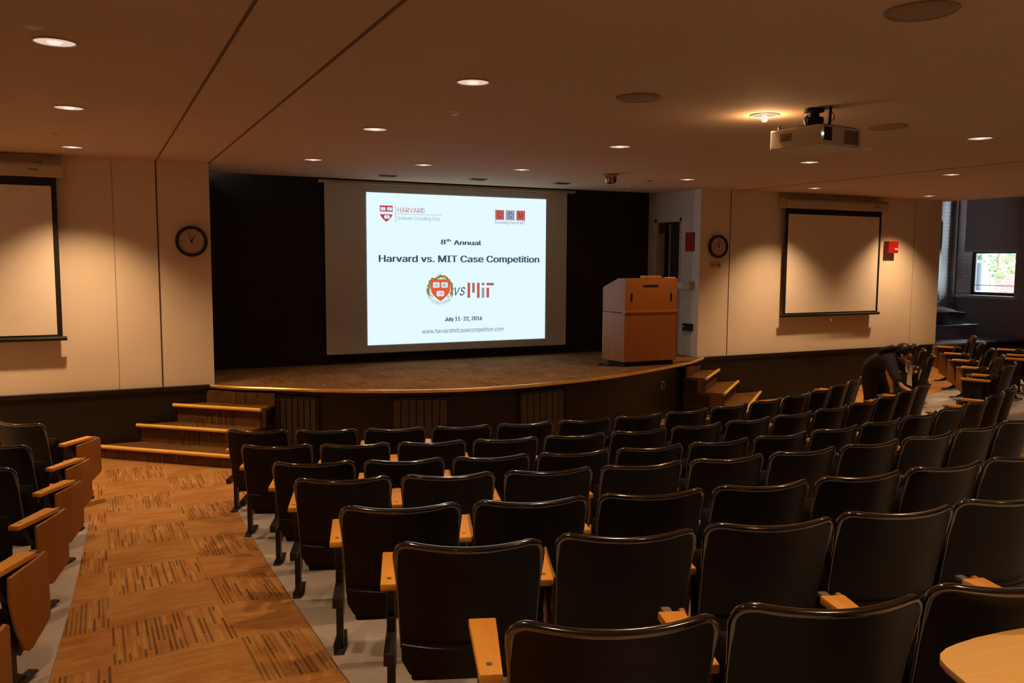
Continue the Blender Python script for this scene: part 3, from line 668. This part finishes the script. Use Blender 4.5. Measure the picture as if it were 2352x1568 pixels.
# ------------------------------------------------------------------ ceiling fixtures
def fixture_proto():
    g = thing('downlight', '', 'downlight', (0, 0, ZC), 0, 'recessed ceiling downlights')
    obj('trim_ring', MB().lathe([(.084, -.002), (.089, -.007), (.096, -.004), (.097, .004)], (0, 0, 0), 32, 2, False), M['trimring'], g, smooth=True)
    obj('lens', MB().lathe([(.0001, -.0015), (.086, -.0015)], (0, 0, 0), 28), M['lens'], g)
    obj('bulb', MB().lathe([(.0001, -.012), (.022, -.010), (.034, -.0025)], (0, 0, 0), 18), M['lens_core'], g, smooth=True)
    return g
proto = fixture_proto(); first = [True]
def downlight(x, y, power, label, angle=104, blend=.75, group='recessed ceiling downlights'):
    g = proto if first[0] else copy_tree(proto); first[0] = False
    g.location = Vector((x, y, ZC))*S; g['label'] = label; g['group'] = group
    l = bpy.data.lights.new('downlight_beam', 'SPOT'); l.energy = power; l.color = LAMP; l.spot_size = math.radians(angle); l.spot_blend = blend; l.shadow_soft_size = .055
    o = bpy.data.objects.new('downlight_beam', l); COL.objects.link(o); o.location = Vector((0, 0, -.02))*S; o.parent = g
    return g
DL = [
 (-.13, 4.41, P_HOUSE, 'large bright recessed downlight at the upper left of the picture'),
 (-.12, 6.27, P_HOUSE, 'recessed downlight at left, second in line toward the left wall screen'),
 (-.15, 8.46, P_WALL, 'recessed downlight at left, closest to the left wall screen'),
 (1.87, 4.34, P_HOUSE, 'large recessed downlight high above the projected slide, near the picture top'),
 (1.89, 6.22, P_HOUSE, 'recessed downlight above the left edge of the projected slide, midway to the stage'),
 (1.93, 8.39, P_STAGE, 'recessed downlight above the stage front, leftmost of its row'),
 (3.03, 8.30, P_STAGE, 'recessed downlight above the stage front, second from the left in its row'),
 (4.11, 8.23, P_STAGE, 'recessed downlight above the stage front, just left of the dome camera'),
 (4.01, 6.18, P_HOUSE, 'recessed downlight between the round speaker and the dome camera'),
 (3.99, 4.42, P_HOUSE, 'recessed downlight beside the projector, throwing a glow on the ceiling'),
 (6.18, 4.45, P_HOUSE, 'recessed downlight right of the projector near the right picture edge'),
 (6.24, 6.27, P_HOUSE, 'recessed downlight just below and right of the projector body'),
 (6.31, 8.26, P_STAGE, 'recessed downlight above the right end of the stage, beside the dome camera'),
 (8.45, 6.40, P_HOUSE, 'recessed downlight above the right wall screen, farther from the wall'),
 (8.50, 8.43, P_WALL, 'recessed downlight close to the wall above the left edge of the right screen'),
 (10.90, 8.60, P_WALL, 'recessed downlight close to the wall corner right of the right screen')]
for x, y, p_, lb in DL:
    g = downlight(x, y, p_, lb)
    if 'beside the projector' in lb:      # this lamp's bulb hangs below its ring and grazes the ceiling
        for ch in g.children:
            if ch.name.startswith('bulb'): ch.data = MB().lathe([(.016, .0), (.020, -.022), (.022, -.034), (.014, -.045), (.0001, -.048)], (0, 0, 0), 18).mesh('bulb', M['lens_core'], 0, True)
        l = bpy.data.lights.new('bare_bulb', 'POINT'); l.energy = 8; l.color = LAMP; l.shadow_soft_size = .03
        o = bpy.data.objects.new('bare_bulb', l); COL.objects.link(o); o.location = Vector((0, 0, -.075))*S; o.parent = g
for x in (-.13, 1.9, 4.0, 6.2, 8.4):
    for y in (2.42, .45):
        if x > 8 or (x > 6 and y < 1): continue
        downlight(x, y, P_HOUSE, 'recessed downlight in the ceiling overhead, out of the picture', group='downlights overhead')
for x, y in ((10.7, 6.4),): downlight(x, y, P_HOUSE, 'recessed downlight in the ceiling overhead, out of the picture', group='downlights overhead')
for x in (-2.2,): downlight(x, 8.46, P_WALL, 'recessed downlight in the ceiling overhead, out of the picture', group='downlights overhead')
def speaker(x, y, label):
    g = thing('ceiling_speaker', label, 'speaker', (x, y, ZC), 0, 'round ceiling speakers')
    obj('rim', MB().lathe([(.118, -.004), (.124, -.010), (.134, -.006), (.136, .004)], (0, 0, 0), 36, 2, False), M['grille'], g, smooth=True)
    obj('grille', MB().lathe([(.0001, -.012), (.07, -.010), (.12, -.004)], (0, 0, 0), 36), M['grille'], g, smooth=True)
speaker(2.91, 4.29, 'round ceiling speaker in the middle of the ceiling, left of the projector')
speaker(5.09, 4.38, 'round ceiling speaker just right of the projector')
speaker(2.87, 2.34, 'round ceiling speaker at the top right of the picture')
def disc(x, y, r, label, mat, cat='detector', name='ceiling_detector', h=.03):
    g = thing(name, label, cat, (x, y, ZC), 0, 'small ceiling discs')
    obj('base', MB().lathe([(.0001, -h), (r*.6, -h*.95), (r*.9, -h*.5), (r, .003)], (0, 0, 0), 24), mat, g, smooth=True)
    obj('collar', MB().lathe([(r*.95, -.004), (r*1.08, -.003), (r*1.1, .003)], (0, 0, 0), 24), mat, g)
disc(-.20, 4.16, .036, 'small pale disc detector on the ceiling at the far upper left', M['white'], h=.012)
disc(2.12, 5.22, .030, 'small white disc detector on the ceiling above the slide', plain('detector_white', (.92, .92, .92, 1), .4, var=.01), h=.03)
disc(5.93, 5.30, .030, 'small pale disc detector just right of the projector underside', M['white'], h=.012)
disc(-.25, 7.66, .028, 'faint flat disc detector on the ceiling near the left seam', M['ceil'], h=.01)
disc(6.04, 8.64, .035, 'small dark disc on the ceiling right of the dome camera', M['ventmetal'], h=.012)
disc(6.27, 9.43, .035, 'small pale disc on the ceiling near the stage doorway', M['white'], h=.012)
g = thing('dome_camera', 'cylindrical dome camera on the ceiling above the right of the stage', 'camera', (5.21, 8.2, ZC))
obj('mount', MB().lathe([(.085, 0), (.09, -.006), (.07, -.010)], (0, 0, 0), 28), M['steel'], g)
obj('housing', MB().lathe([(.066, -.008), (.066, -.06), (.058, -.09), (.035, -.104), (.0001, -.108)], (0, 0, 0), 28), plain('polished_bronze', (.55, .36, .26, 1), .12, metal=1), g, smooth=True)
for x, y, lb in ((3.06, 9.58, 'small rectangular ceiling vent above the stage, leftmost'), (4.14, 9.46, 'small rectangular ceiling vent above the middle of the big screen'), (5.26, 9.42, 'small rectangular ceiling vent above the right end of the big screen')):
    g = thing('ceiling_vent', lb, 'vent', (x, y, ZC), 0, 'ceiling vents above the stage')
    obj('frame', MB().box(-.10, -.05, -.012, .10, .05, .003), M['ventmetal'], g, bevel=.003)
    obj('louvre', MB().box(-.08, -.035, -.015, .08, -.02, -.011).box(-.08, -.007, -.015, .08, .007, -.011).box(-.08, .02, -.015, .08, .035, -.011), M['black'], g)

# projector hung from the ceiling
PX, PY = 4.021, 3.961
g = thing('projector', 'white ceiling projector hanging from a black mount', 'projector', (PX, PY, ZC), .12)
bw, bd_, zt_, zb = .402, .387, -.116, -.240
body = obj('body', MB().box(0, 0, zb, bw, bd_, zt_), plain('projector_shell', (.58, .52, .44, 1), .5, var=.03), g, bevel=.008)
obj('top_reflector', MB().box(.004, .19, zt_-.002, bw-.004, bd_-.004, zt_+.002), M['white'], g)  # unseen white piece added to bounce the lamp's light onto the ceiling
obj('mount_plate', MB().box(.02, .02, zt_-.001, bw-.02, .185, zt_+.008), M['metal'], g, bevel=.002)
for k in range(9):
    y_ = .215+k*.0105; obj('side_slot', MB().box(-.003, y_, zb+.045, .003, y_+.006, zt_-.03), M['ventmetal'], body)
obj('side_label', MB().box(-.0025, .085, zb+.05, .003, .14, zt_-.035), M['beige'], body); obj('side_label', MB().box(-.0025, .03, zb+.055, .003, .075, zt_-.06), M['beige'], body)
obj('connector_panel', MB().box(.035, -.003, zb+.03, .11, .003, zt_-.012), M['metal'], body)
for k in range(10):
    x_ = .235+k*.0145; obj('rear_slot', MB().box(x_, -.003, zb+.022, x_+.010, .003, zt_-.018), M['ventmetal'], body)
obj('status_light', MB().lathe([(.0001, -.006), (.0065, -.006), (.0065, 0)], (.022, 0, zb+.066), 14, 1), M['dot'], body)
obj('mount', MB().lathe([(.062, .0), (.062, -.02), (.034, -.025), (.034, -.05), (.058, -.055), (.062, -.075), (.05, -.112)], (.10, .13, 0), 20), M['black'], g, smooth=True)
for dx in (-1, 1): obj('mount_arm', MB().tube([(.10+dx*.055, .13, -.045), (.10+dx*.085, .13, -.07), (.10+dx*.065, .13, -.112)], .006, 6), M['black'], g, smooth=True)
obj('cable_pole', MB().tube([(.105, .01, .002), (.10, .012, -.112)], .009, 8), M['black'], g)
obj('cable', MB().tube([(.112, .012, -.03), (.14, .012, -.045), (.145, .012, -.07), (.12, .012, -.085)], .003, 6), M['black'], g)
obj('adjuster', MB().lathe([(.008, zt_-.002), (.008, zt_+.018), (.011, zt_+.024), (.0001, zt_+.028)], (.03, .34, 0), 10), M['metal'], g)

# ------------------------------------------------------------------ seats
SHW = .453; BOW = .064
def shell_rows(W0, W1, z0, z1, y0, y1, rc, bulge, nu=16, nv=18, off=0.0):
    rows = []
    for j in range(nv+1):
        t_ = j/nv; t2 = 1-(1-t_)**1.75
        z = z0+(z1-z0)*t2
        hw = (W0+(W1-W0)*t2)/2
        dz = z1-z
        if dz < rc: hw = hw-rc+math.sqrt(max(0, rc*rc-(rc-dz)**2))
        db = z-z0
        if db < rc*.5: hw = hw-rc*.5+math.sqrt(max(0, (rc*.5)**2-(rc*.5-db)**2))
        y = y0+(y1-y0)*(t2**1.3)+off
        row = []
        for i in range(nu+1):
            s_ = -1+2*i/nu; x = s_*hw
            row.append((x, y-bulge*(1-(x/.235)**2), z-(.014*(1-(x/.235)**2)*max(0, t2-.80)/.2)))
        rows.append(row)
    return rows
def seat_parts():
    P = {}
    back = shell_rows(.420, SHW, .235, TOP, -.205, -.300, .048, BOW)
    front = shell_rows(.412, SHW-.008, .245, TOP-.008, -.205, -.300, .044, BOW, off=.020)
    mb = MB(); mb.grid(back); mb.grid(front)
    nu, nv = 17, 19
    per = [i for i in range(nu)]+[j*nu+nu-1 for j in range(1, nv)]+[(nv-1)*nu+i for i in range(nu-2, -1, -1)]+[j*nu for j in range(nv-2, 0, -1)]
    N = nu*nv
    for q in range(len(per)):
        a, b = per[q], per[(q+1) % len(per)]; mb.f.append((a, b, N+b, N+a))
    bl_ = [p for r in back for p in r]
    edge = [j*nu for j in range(2, nv)]+[(nv-1)*nu+i for i in range(1, nu)]+[j*nu+nu-1 for j in range(nv-2, 1, -1)]
    rim = MB().tube([(bl_[q][0], bl_[q][1]+.008, bl_[q][2]) for q in edge], [interp(bl_[q][2], [.30, .56, .64], [.0035, .006, .0115]) for q in edge], 10)
    P['rim'] = rim.mesh('rim', M['rim'], smooth=True)
    # fold line across the lower shell
    zc_ = [(x*.21, -.2365-BOW*(1-(x*.21/.235)**2), .345) for x in [-1+.2*k for k in range(11)]]
    mb.tube(zc_, .004, 6)
    P['backrest'] = mb.mesh('backrest', M['shell'], smooth=True)
    pad_o = shell_rows(.39, .41, .265, TOP-.02, -.205, -.300, .05, BOW, off=.022); pad_f = shell_rows(.37, .39, .28, TOP-.035, -.205, -.300, .05, .06, off=.062)
    mb = MB(); mb.grid(pad_o); mb.grid(pad_f)
    for q in range(len(per)):
        a, b = per[q], per[(q+1) % len(per)]; mb.f.append((a, b, N+b, N+a))
    P['back_cushion'] = mb.mesh('back_cushion', M['fabric'], smooth=True)
    P['seat_cushion'] = MB().prism([(-.195, .195), (-.13, .175), (-.075, .23), (-.055, .45), (-.08, .53), (-.125, .545), (-.16, .50), (-.175, .30)], -.183, .183, axis=0).mesh('seat_cushion', M['fabric'], .012, True, 3)
    arm = [(-.026, -.165), (.028, -.165), (.037, .145), (-.036, .145)]
    P['arm_rest'] = MB().prism(arm, .486, .510).mesh('arm_rest', M['oak'], .004, True, 2)
    P['bolt'] = MB().lathe([(.0075, .509), (.0075, .512), (.0001, .513)], (0, -.115, 0), 12).mesh('bolt', M['steel'])
    P['side_panel'] = MB().prism([(-.10, .487), (.13, .487), (.12, .40), (.085, .14), (.05, .115), (.03, .14), (-.02, .36)], -.014, .014, axis=0).mesh('side_panel', M['metal'], .003)
    P['leg'] = MB().box(-.014, -.03, .008, .014, .02, .34).box(-.016, -.20, .25, .016, .01, .29).prism([(-.02, -.10), (.02, -.10), (.03, .0), (.02, .15), (-.02, .15), (-.03, .0)], 0, .012).prism([(-.05, 0), (.11, 0), (.02, .06), (-.03, .06)], -.010, .010, axis=0).mesh('leg', M['metal'], .002)
    tb = [(-.055, .475), (.145, .488), (.190, .498), (.205, .485), (.205, .225), (.195, .205), (.07, .140), (.045, .138), (.02, .155), (-.03, .26), (-.06, .38)]
    P['writing_tablet'] = MB().prism(tb, .036, .052, axis=0).mesh('writing_tablet', M['oak_shaded'], .004, True, 2)
    P['hinge_bracket'] = MB().box(-.012, .13, .485, .014, .205, .497).box(.012, .15, .46, .04, .18, .49).mesh('hinge_bracket', M['steel'], .002)
    # opened tablet: swung level in front of the sitter
    op = [(.03, .02), (.035, .30), (.01, .36), (-.06, .385), (-.18, .375), (-.30, .33), (-.345, .29), (-.355, .25), (-.33, .21), (-.22, .13), (-.10, .03), (-.05, .0), (.0, .0)]
    return P
P = seat_parts()
def make_seat(left_end=False, tablet=True):
    g = thing('auditorium_seat', '', 'seat')
    b_ = link('backrest', P['backrest'], g); link('rim', P['rim'], b_); link('back_cushion', P['back_cushion'], g); link('seat_cushion', P['seat_cushion'], g)
    for x in ((-PITCH_SEAT/2, PITCH_SEAT/2) if left_end else (PITCH_SEAT/2,)):
        a = link('arm_rest', P['arm_rest'], g, (x, 0, 0)); link('bolt', P['bolt'], a)
        link('side_panel', P['side_panel'], g, (x, 0, 0)); link('leg', P['leg'], g, (x, 0, 0))
    if tablet:
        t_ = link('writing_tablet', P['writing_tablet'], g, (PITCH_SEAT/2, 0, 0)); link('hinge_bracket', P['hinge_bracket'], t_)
    return g
PR = {True: make_seat(True), False: make_seat(False)}; used = {True: False, False: False}
def place_seat(x, y, a, label, group, left_end=False, dz=0):
    g = copy_tree(PR[left_end]) if used[left_end] else PR[left_end]
    used[left_end] = True
    g.location = Vector((x, y, FL(x, y)+.006+dz))*S; g.rotation_euler = (0, 0, a); g['label'] = label; g['group'] = group
    return g
def px(p):
    v = Vector(p)-Vector((0, 0, CAMZ)); d = v.dot(CF); return (1176+F_PX*v.dot(CR)/d, 784-F_PX*v.dot(CU)/d) if d > .05 else (-9999, -9999)
def in_view(x, y, a):
    z = FL(x, y)
    for sx in (-.23, .23):
        for q in (.695, .5):
            u_, v_ = px((x+math.cos(a)*sx+math.sin(a)*.28, y+math.sin(a)*sx-math.cos(a)*.28, z+q))
            if -5 < u_ < 2357 and -5 < v_ < 1573: return True
    return False
TURN = [0, 0, 0, 0, -.02, -.08, -.09]
GROUP_C = 'dark auditorium seats of the centre block'
for i in range(7):
    for j in range(14):
        a = A0[i]+j*PITCH_SEAT/RT[i]; qx, qy = CX+RT[i]*math.sin(a), CY-RT[i]*math.cos(a)
        a += TURN[i]; x, y = qx-DR*math.sin(a), qy+DR*math.cos(a)
        if not in_view(x, y, a): continue
        row = 'front row' if i == 0 else ('nearest full row' if i == 6 else ORD[i]+' row')
        place_seat(x, y, a, 'dark seat, %s from the left aisle in the %s of the centre block' % (ORD[j], row), GROUP_C, j == 0)
GROUP_L = 'seats left of the aisle'
XA = [-.196, -.248, -.285, -.337, -.365, -.409]; RL = [6.787, 7.64, 8.30, 9.12, 10.133, 11.095]
for i in range(6):
    r = RL[i]; aa = math.asin((XA[i]-CX)/r)
    for j in range(2):
        a = aa-(j+.5)*PITCH_SEAT/(r+DR); x, y = CX+r*math.sin(a), CY-r*math.cos(a)
        if j and not in_view(x, y, a): continue
        place_seat(x, y, a, ('aisle seat with hanging oak tablet, %s row left of the carpet aisle' if j == 0 else 'dark seat second from the carpet aisle, %s row of the left block') % ('front' if i == 0 else ORD[i]), GROUP_L)
def right_row(p0, p1, n, text, group, a0, a1):
    for k in range(n):
        q = Vector(p0)+(Vector(p1)-Vector(p0))*k/(max(1, n-1)); a = a0+(a1-a0)*k/max(1, n-1)
        x, y = q.x-DR*math.sin(a), q.y+DR*math.cos(a)
        place_seat(x, y, a, text % ORD[k], group, k == 0)
right_row((9.62, 7.45), (10.36, 8.30), 3, 'dark seat behind the bending person, %s nearest of three', 'short right row behind the person', .64, .68)
right_row((9.30, 6.17), (11.15, 7.97), 5, 'dark side-on seat, %s nearest in the right row of five', 'right row of five seats', .40, .66)
right_row((10.66, 6.62), (11.04, 7.00), 2, 'dark seat at the right picture edge, %s nearest of two', 'seats at the right picture edge', .5, .55)
# the seat with its writing tablet opened, bottom right corner of the picture
i = 6; r = RT[6]+.80-DR; a = -.178+.0; 
g = make_seat(False, False)
gx, gy = 1.706, .902
a = math.atan2(gx-CX, CY-gy); g.location = Vector((gx, gy, FL(gx, gy)+.006))*S; g.rotation_euler = (0, 0, a)
g['label'] = 'seat with its pale oak writing tablet opened level, bottom right corner'; g['group'] = 'seats behind the nearest full row'
TABLET_SEAT = g

# ------------------------------------------------------------------ person bending over the seats
def skin_mesh(name, nodes, edges, mat, parent, root=0, sub=2):
    keys = list(nodes); idx = {k_: n_ for n_, k_ in enumerate(keys)}
    me = bpy.data.meshes.new(name); me.from_pydata([tuple(Vector(nodes[k_][0])*S) for k_ in keys], [(idx[a_], idx[b_]) for a_, b_ in edges], [])
    o = bpy.data.objects.new(name, me); COL.objects.link(o)
    md = o.modifiers.new('skin', 'SKIN'); md.use_smooth_shade = True
    sv = me.skin_vertices[0].data
    for k_, n_ in idx.items(): rr_ = nodes[k_][1]; rr_ = rr_ if isinstance(rr_, tuple) else (rr_, rr_); sv[n_].radius = (rr_[0]*S, rr_[1]*S); sv[n_].use_root = (n_ == root)
    o.modifiers.new('sub', 'SUBSURF').levels = sub
    dg = bpy.context.evaluated_depsgraph_get(); ev = o.evaluated_get(dg); me2 = bpy.data.meshes.new_from_object(ev)
    bpy.data.objects.remove(o); me2.name = name; me2.materials.clear(); me2.materials.append(mat)
    me2.polygons.foreach_set('use_smooth', [True]*len(me2.polygons))
    o2 = bpy.data.objects.new(name, me2); COL.objects.link(o2); o2.parent = parent
    return o2
pb = Vector((7.97, 6.86, FL(7.97, 6.86)))
pz = thing('person', 'person in dark clothes with a ponytail bending over the seats on the right', 'person', pb)
N = dict(hip=((7.942, 6.90, .755), .105), waist=((7.93, 6.80, .862), .088), chest=((7.905, 6.665, .905), .105), neck=((7.915, 6.575, .945), .040), head=((7.945, 6.50, .972), (.066, .072)), crown=((7.950, 6.455, 1.000), (.062, .068)), chin=((7.975, 6.45, .925), .035),
 shN=((7.80, 6.55, .900), .055), elN=((7.655, 6.345, .755), .036), wrN=((7.595, 6.200, .660), .022), haN=((7.615, 6.125, .628), (.024, .014)),
 shF=((8.015, 6.70, .895), .055), elF=((8.235, 6.60, .715), .036), wrF=((8.125, 6.545, .820), .022), haF=((8.095, 6.532, .852), (.024, .014)),
 thN=((7.895, 6.90, .72), .085), knN=((7.885, 6.845, .455), .055), anN=((7.895, 6.90, .085), .034), toN=((7.86, 6.80, .035), .032),
 thF=((8.03, 6.93, .72), .085), knF=((8.13, 6.88, .455), .055), anF=((8.15, 6.95, .085), .034), toF=((8.12, 6.85, .035), .032))
ED_ = [('hip', 'waist'), ('waist', 'chest'), ('chest', 'neck'), ('neck', 'head'), ('head', 'crown'), ('head', 'chin'), ('chest', 'shN'), ('shN', 'elN'), ('elN', 'wrN'), ('wrN', 'haN'), ('chest', 'shF'), ('shF', 'elF'), ('elF', 'wrF'), ('wrF', 'haF'),
 ('hip', 'thN'), ('thN', 'knN'), ('knN', 'anN'), ('anN', 'toN'), ('hip', 'thF'), ('thF', 'knF'), ('knF', 'anF'), ('anF', 'toF')]
def fingers(h, w_, tag_, side):
    hv, wv = Vector(N[h][0]), Vector(N[w_][0]); d = (hv-wv).normalized(); s_ = d.cross(Vector((0, 0, 1))).normalized()*side; dn = Vector((0, 0, -1))
    for q, (off, ln) in enumerate(((-.020, .050), (-.007, .058), (.006, .054), (.018, .042))):
        a_ = hv+d*.018+s_*off; b_ = a_+d*ln*.55+dn*.006; c_ = b_+d*ln*.40+dn*.018
        for nm, pt, rd in (('a', a_, .0085), ('b', b_, .0078), ('c', c_, .0066)): N['%s%d%s' % (tag_, q, nm)] = (tuple(pt), rd)
        ED_.extend([(h, '%s%da' % (tag_, q)), ('%s%da' % (tag_, q), '%s%db' % (tag_, q)), ('%s%db' % (tag_, q), '%s%dc' % (tag_, q))])
    a_ = hv-d*.005+s_*(-.028); b_ = a_+d*.022-s_*.012+dn*.01
    N[tag_+'ta'] = (tuple(a_), .0095); N[tag_+'tb'] = (tuple(b_), .008); ED_.extend([(h, tag_+'ta'), (tag_+'ta', tag_+'tb')])
fingers('haN', 'wrN', 'fn', 1); fingers('haF', 'wrF', 'ff', -1)
rel = lambda v: tuple(Vector(v)-pb)
NB = {k_: (rel(v[0]), v[1]) for k_, v in N.items()}
skin_mesh('body', NB, ED_, M['skin'], pz, 0, 2)
BODY = [o for o in pz.children if o.name.startswith('body')][0]
def nearest(c):
    best = None
    for e in ED_:
        p_, q_ = Vector(NB[e[0]][0])*S, Vector(NB[e[1]][0])*S; d_ = q_-p_; t_ = max(0, min(1, (c-p_).dot(d_)/max(1e-9, d_.dot(d_))))
        r0, r1 = (NB[k_][1] if not isinstance(NB[k_][1], tuple) else max(NB[k_][1]) for k_ in e); dd = (c-(p_+d_*t_)).length-(r0+(r1-r0)*t_)*S
        if best is None or dd < best[0]: best = (dd, e, t_)
    return best[1], best[2]
def garment(name, test, grow, mat):
    bm = bmesh.new(); bm.from_mesh(BODY.data); bm.normal_update()
    kill = []
    for f_ in bm.faces:
        e, t_ = nearest(f_.calc_center_median())
        if not test(e, t_): kill.append(f_)
    bmesh.ops.delete(bm, geom=kill, context='FACES')
    bmesh.ops.smooth_vert(bm, verts=bm.verts, factor=.5, use_axis_x=True, use_axis_y=True, use_axis_z=True)
    bm.normal_update()
    for v_ in bm.verts: v_.co += v_.normal*grow*S
    me = bpy.data.meshes.new(name); bm.to_mesh(me); bm.free(); me.materials.clear(); me.materials.append(mat)
    o_ = bpy.data.objects.new(name, me); COL.objects.link(o_); o_.parent = pz
    sd_ = o_.modifiers.new('cloth', 'SOLIDIFY'); sd_.thickness = .006; sd_.offset = 1
    return o_
TOPS = {('hip', 'waist'), ('waist', 'chest'), ('chest', 'shN'), ('shN', 'elN'), ('chest', 'shF'), ('shF', 'elF')}
garment('top', lambda e, t_: e in TOPS or (e == ('elN', 'wrN') and t_ < .68) or (e == ('chest', 'neck') and t_ < .55), .014, M['navy'])
LEGS = {('hip', 'thN'), ('thN', 'knN'), ('hip', 'thF'), ('thF', 'knF')}
garment('trousers', lambda e, t_: e in LEGS or (e in (('knN', 'anN'), ('knF', 'anF')) and t_ < .95) or (e == ('hip', 'waist') and t_ < .7), .020, M['trousers'])
for k_, t_ in (('anN', 'toN'), ('anF', 'toF')):
    q = Vector(NB[k_][0]); w2 = Vector(NB[t_][0]); skin_mesh('shoe', {'a': (tuple(q-Vector((0, 0, .04))), .040), 'b': (tuple((q+w2)/2-Vector((0, 0, .012))), .038), 'c': (tuple(w2), .034)}, [('a', 'b'), ('b', 'c')], M['black'], pz, 0, 2)
hd, cr_, ck = (Vector(NB[k_][0]) for k_ in ('head', 'crown', 'chin'))
face_dir = (ck-hd).normalized(); side_ = face_dir.cross(Vector((.0, -.5, .8))).normalized()
mb = MB()
rows = []
for j in range(13):
    th = math.pi*j/12
    row = []
    for i2 in range(20):
        ph = 2*math.pi*i2/20; v = Vector((math.sin(th)*math.cos(ph)*.086, math.sin(th)*math.sin(ph)*.090, math.cos(th)*.086))
        if v.normalized().dot(Vector((.5, -.25, -.75)).normalized()) > .45: v *= .62
        v *= 1+.02*math.sin(9*ph); row.append(tuple((hd+cr_)/2+Vector((-.004, .012, .010))+v))
    rows.append(row)
mb.grid(rows, True)
pt = [(-.035, .06, .035), (-.075, .095, .040), (-.115, .135, .022), (-.145, .19, .0), (-.155, .23, -.03)]
hair = obj('hair', mb, M['hair'], pz, smooth=True)
obj('ponytail', MB().tube([tuple((hd+cr_)/2+Vector(q)) for q in pt], [.028, .036, .036, .028, .008], 10), M['hair'], hair, smooth=True)
obj('collar', MB().tube([tuple(Vector(NB['neck'][0])+Vector((-.012, .016, -.012))+Vector((.058*math.cos(q*math.pi/8), .030*math.sin(q*math.pi/8), .050*math.sin(q*math.pi/8)))) for q in range(17)], .012, 8), M['paper'], pz, smooth=True)
for sgn in (-1, 1):
    obj('eye', MB().ball(tuple(hd+face_dir*.052+Vector((.035, -.01, .012))+side_*.024*sgn), .009, 10, 6), M['paper'], pz, smooth=True)
    obj('ear', MB().ball(tuple((hd+cr_)/2+side_*.078*sgn+Vector((.0, .0, -.015))), (.012, .018, .024), 10, 6), M['skin'], pz, smooth=True)
obj('nose', MB().ball(tuple(hd+face_dir*.062+Vector((.038, -.018, .004))), (.013, .013, .018), 10, 6), M['skin'], pz, smooth=True)
obj('mouth', MB().ball(tuple(ck+Vector((.022, -.012, -.006))), (.008, .018, .006), 10, 6), M['redpaper'], pz, smooth=True)
wv = Vector(NB['wrN'][0])*.8+Vector(NB['elN'][0])*.2
obj('wristwatch', MB().tube([tuple(wv+Vector((.028*math.cos(q*math.pi/6), .010*math.sin(q*math.pi/6), .028*math.sin(q*math.pi/6)))) for q in range(13)], .007, 6), M['steel'], pz)
def sheet(pts, label):
    a_, b_, c_, d_ = (Vector(q) for q in pts); nrm = (b_-a_).cross(d_-a_).normalized()*.0015
    rows = []
    mb = MB(); n_ = 8
    for s_ in (0, 1):
        rows = []
        for j in range(n_+1):
            v = j/n_; rows.append([tuple((a_*(1-u_/4)+b_*u_/4)*(1-v)+(d_*(1-u_/4)+c_*u_/4)*v+nrm*(s_+7*math.sin(v*3.0))) for u_ in range(5)])
        mb.grid(rows)
    tag(obj('paper', mb, M['paper'], smooth=True), label, 'paper', 'papers held by the person')
sheet([(7.99, 6.48, .885), (8.06, 6.51, .868), (8.05, 6.50, .745), (7.975, 6.47, .762)], 'white paper sheet held in front of the bending person, upper one')
sheet([(8.075, 6.52, .835), (8.115, 6.50, .82), (8.06, 6.45, .60), (8.00, 6.47, .625)], 'white paper sheet hanging from the raised hand of the bending person')

# opened tablet geometry, in the seat's frame (arm at +x)
op = [(.03, .05), (.042, .26), (.02, .31), (-.03, .335), (-.10, .340), (-.18, .334), (-.26, .322), (-.33, .303), (-.37, .287), (-.40, .266), (-.420, .240), (-.432, .21), (-.445, .15), (-.452, .09), (-.44, .045), (-.40, .02), (-.20, .01), (-.04, .01)]
op = [(x_, y_ if y_ < .25 else .25+(y_-.25)*.82) for x_, y_ in op]
tb = obj('writing_tablet', MB().prism(op, .512, .529), M['oak_light'], TABLET_SEAT, (PITCH_SEAT/2, .0, 0), bevel=.004, smooth=True)
obj('hinge_bracket', MB().box(-.012, .10, .500, .03, .19, .512), M['steel'], tb)
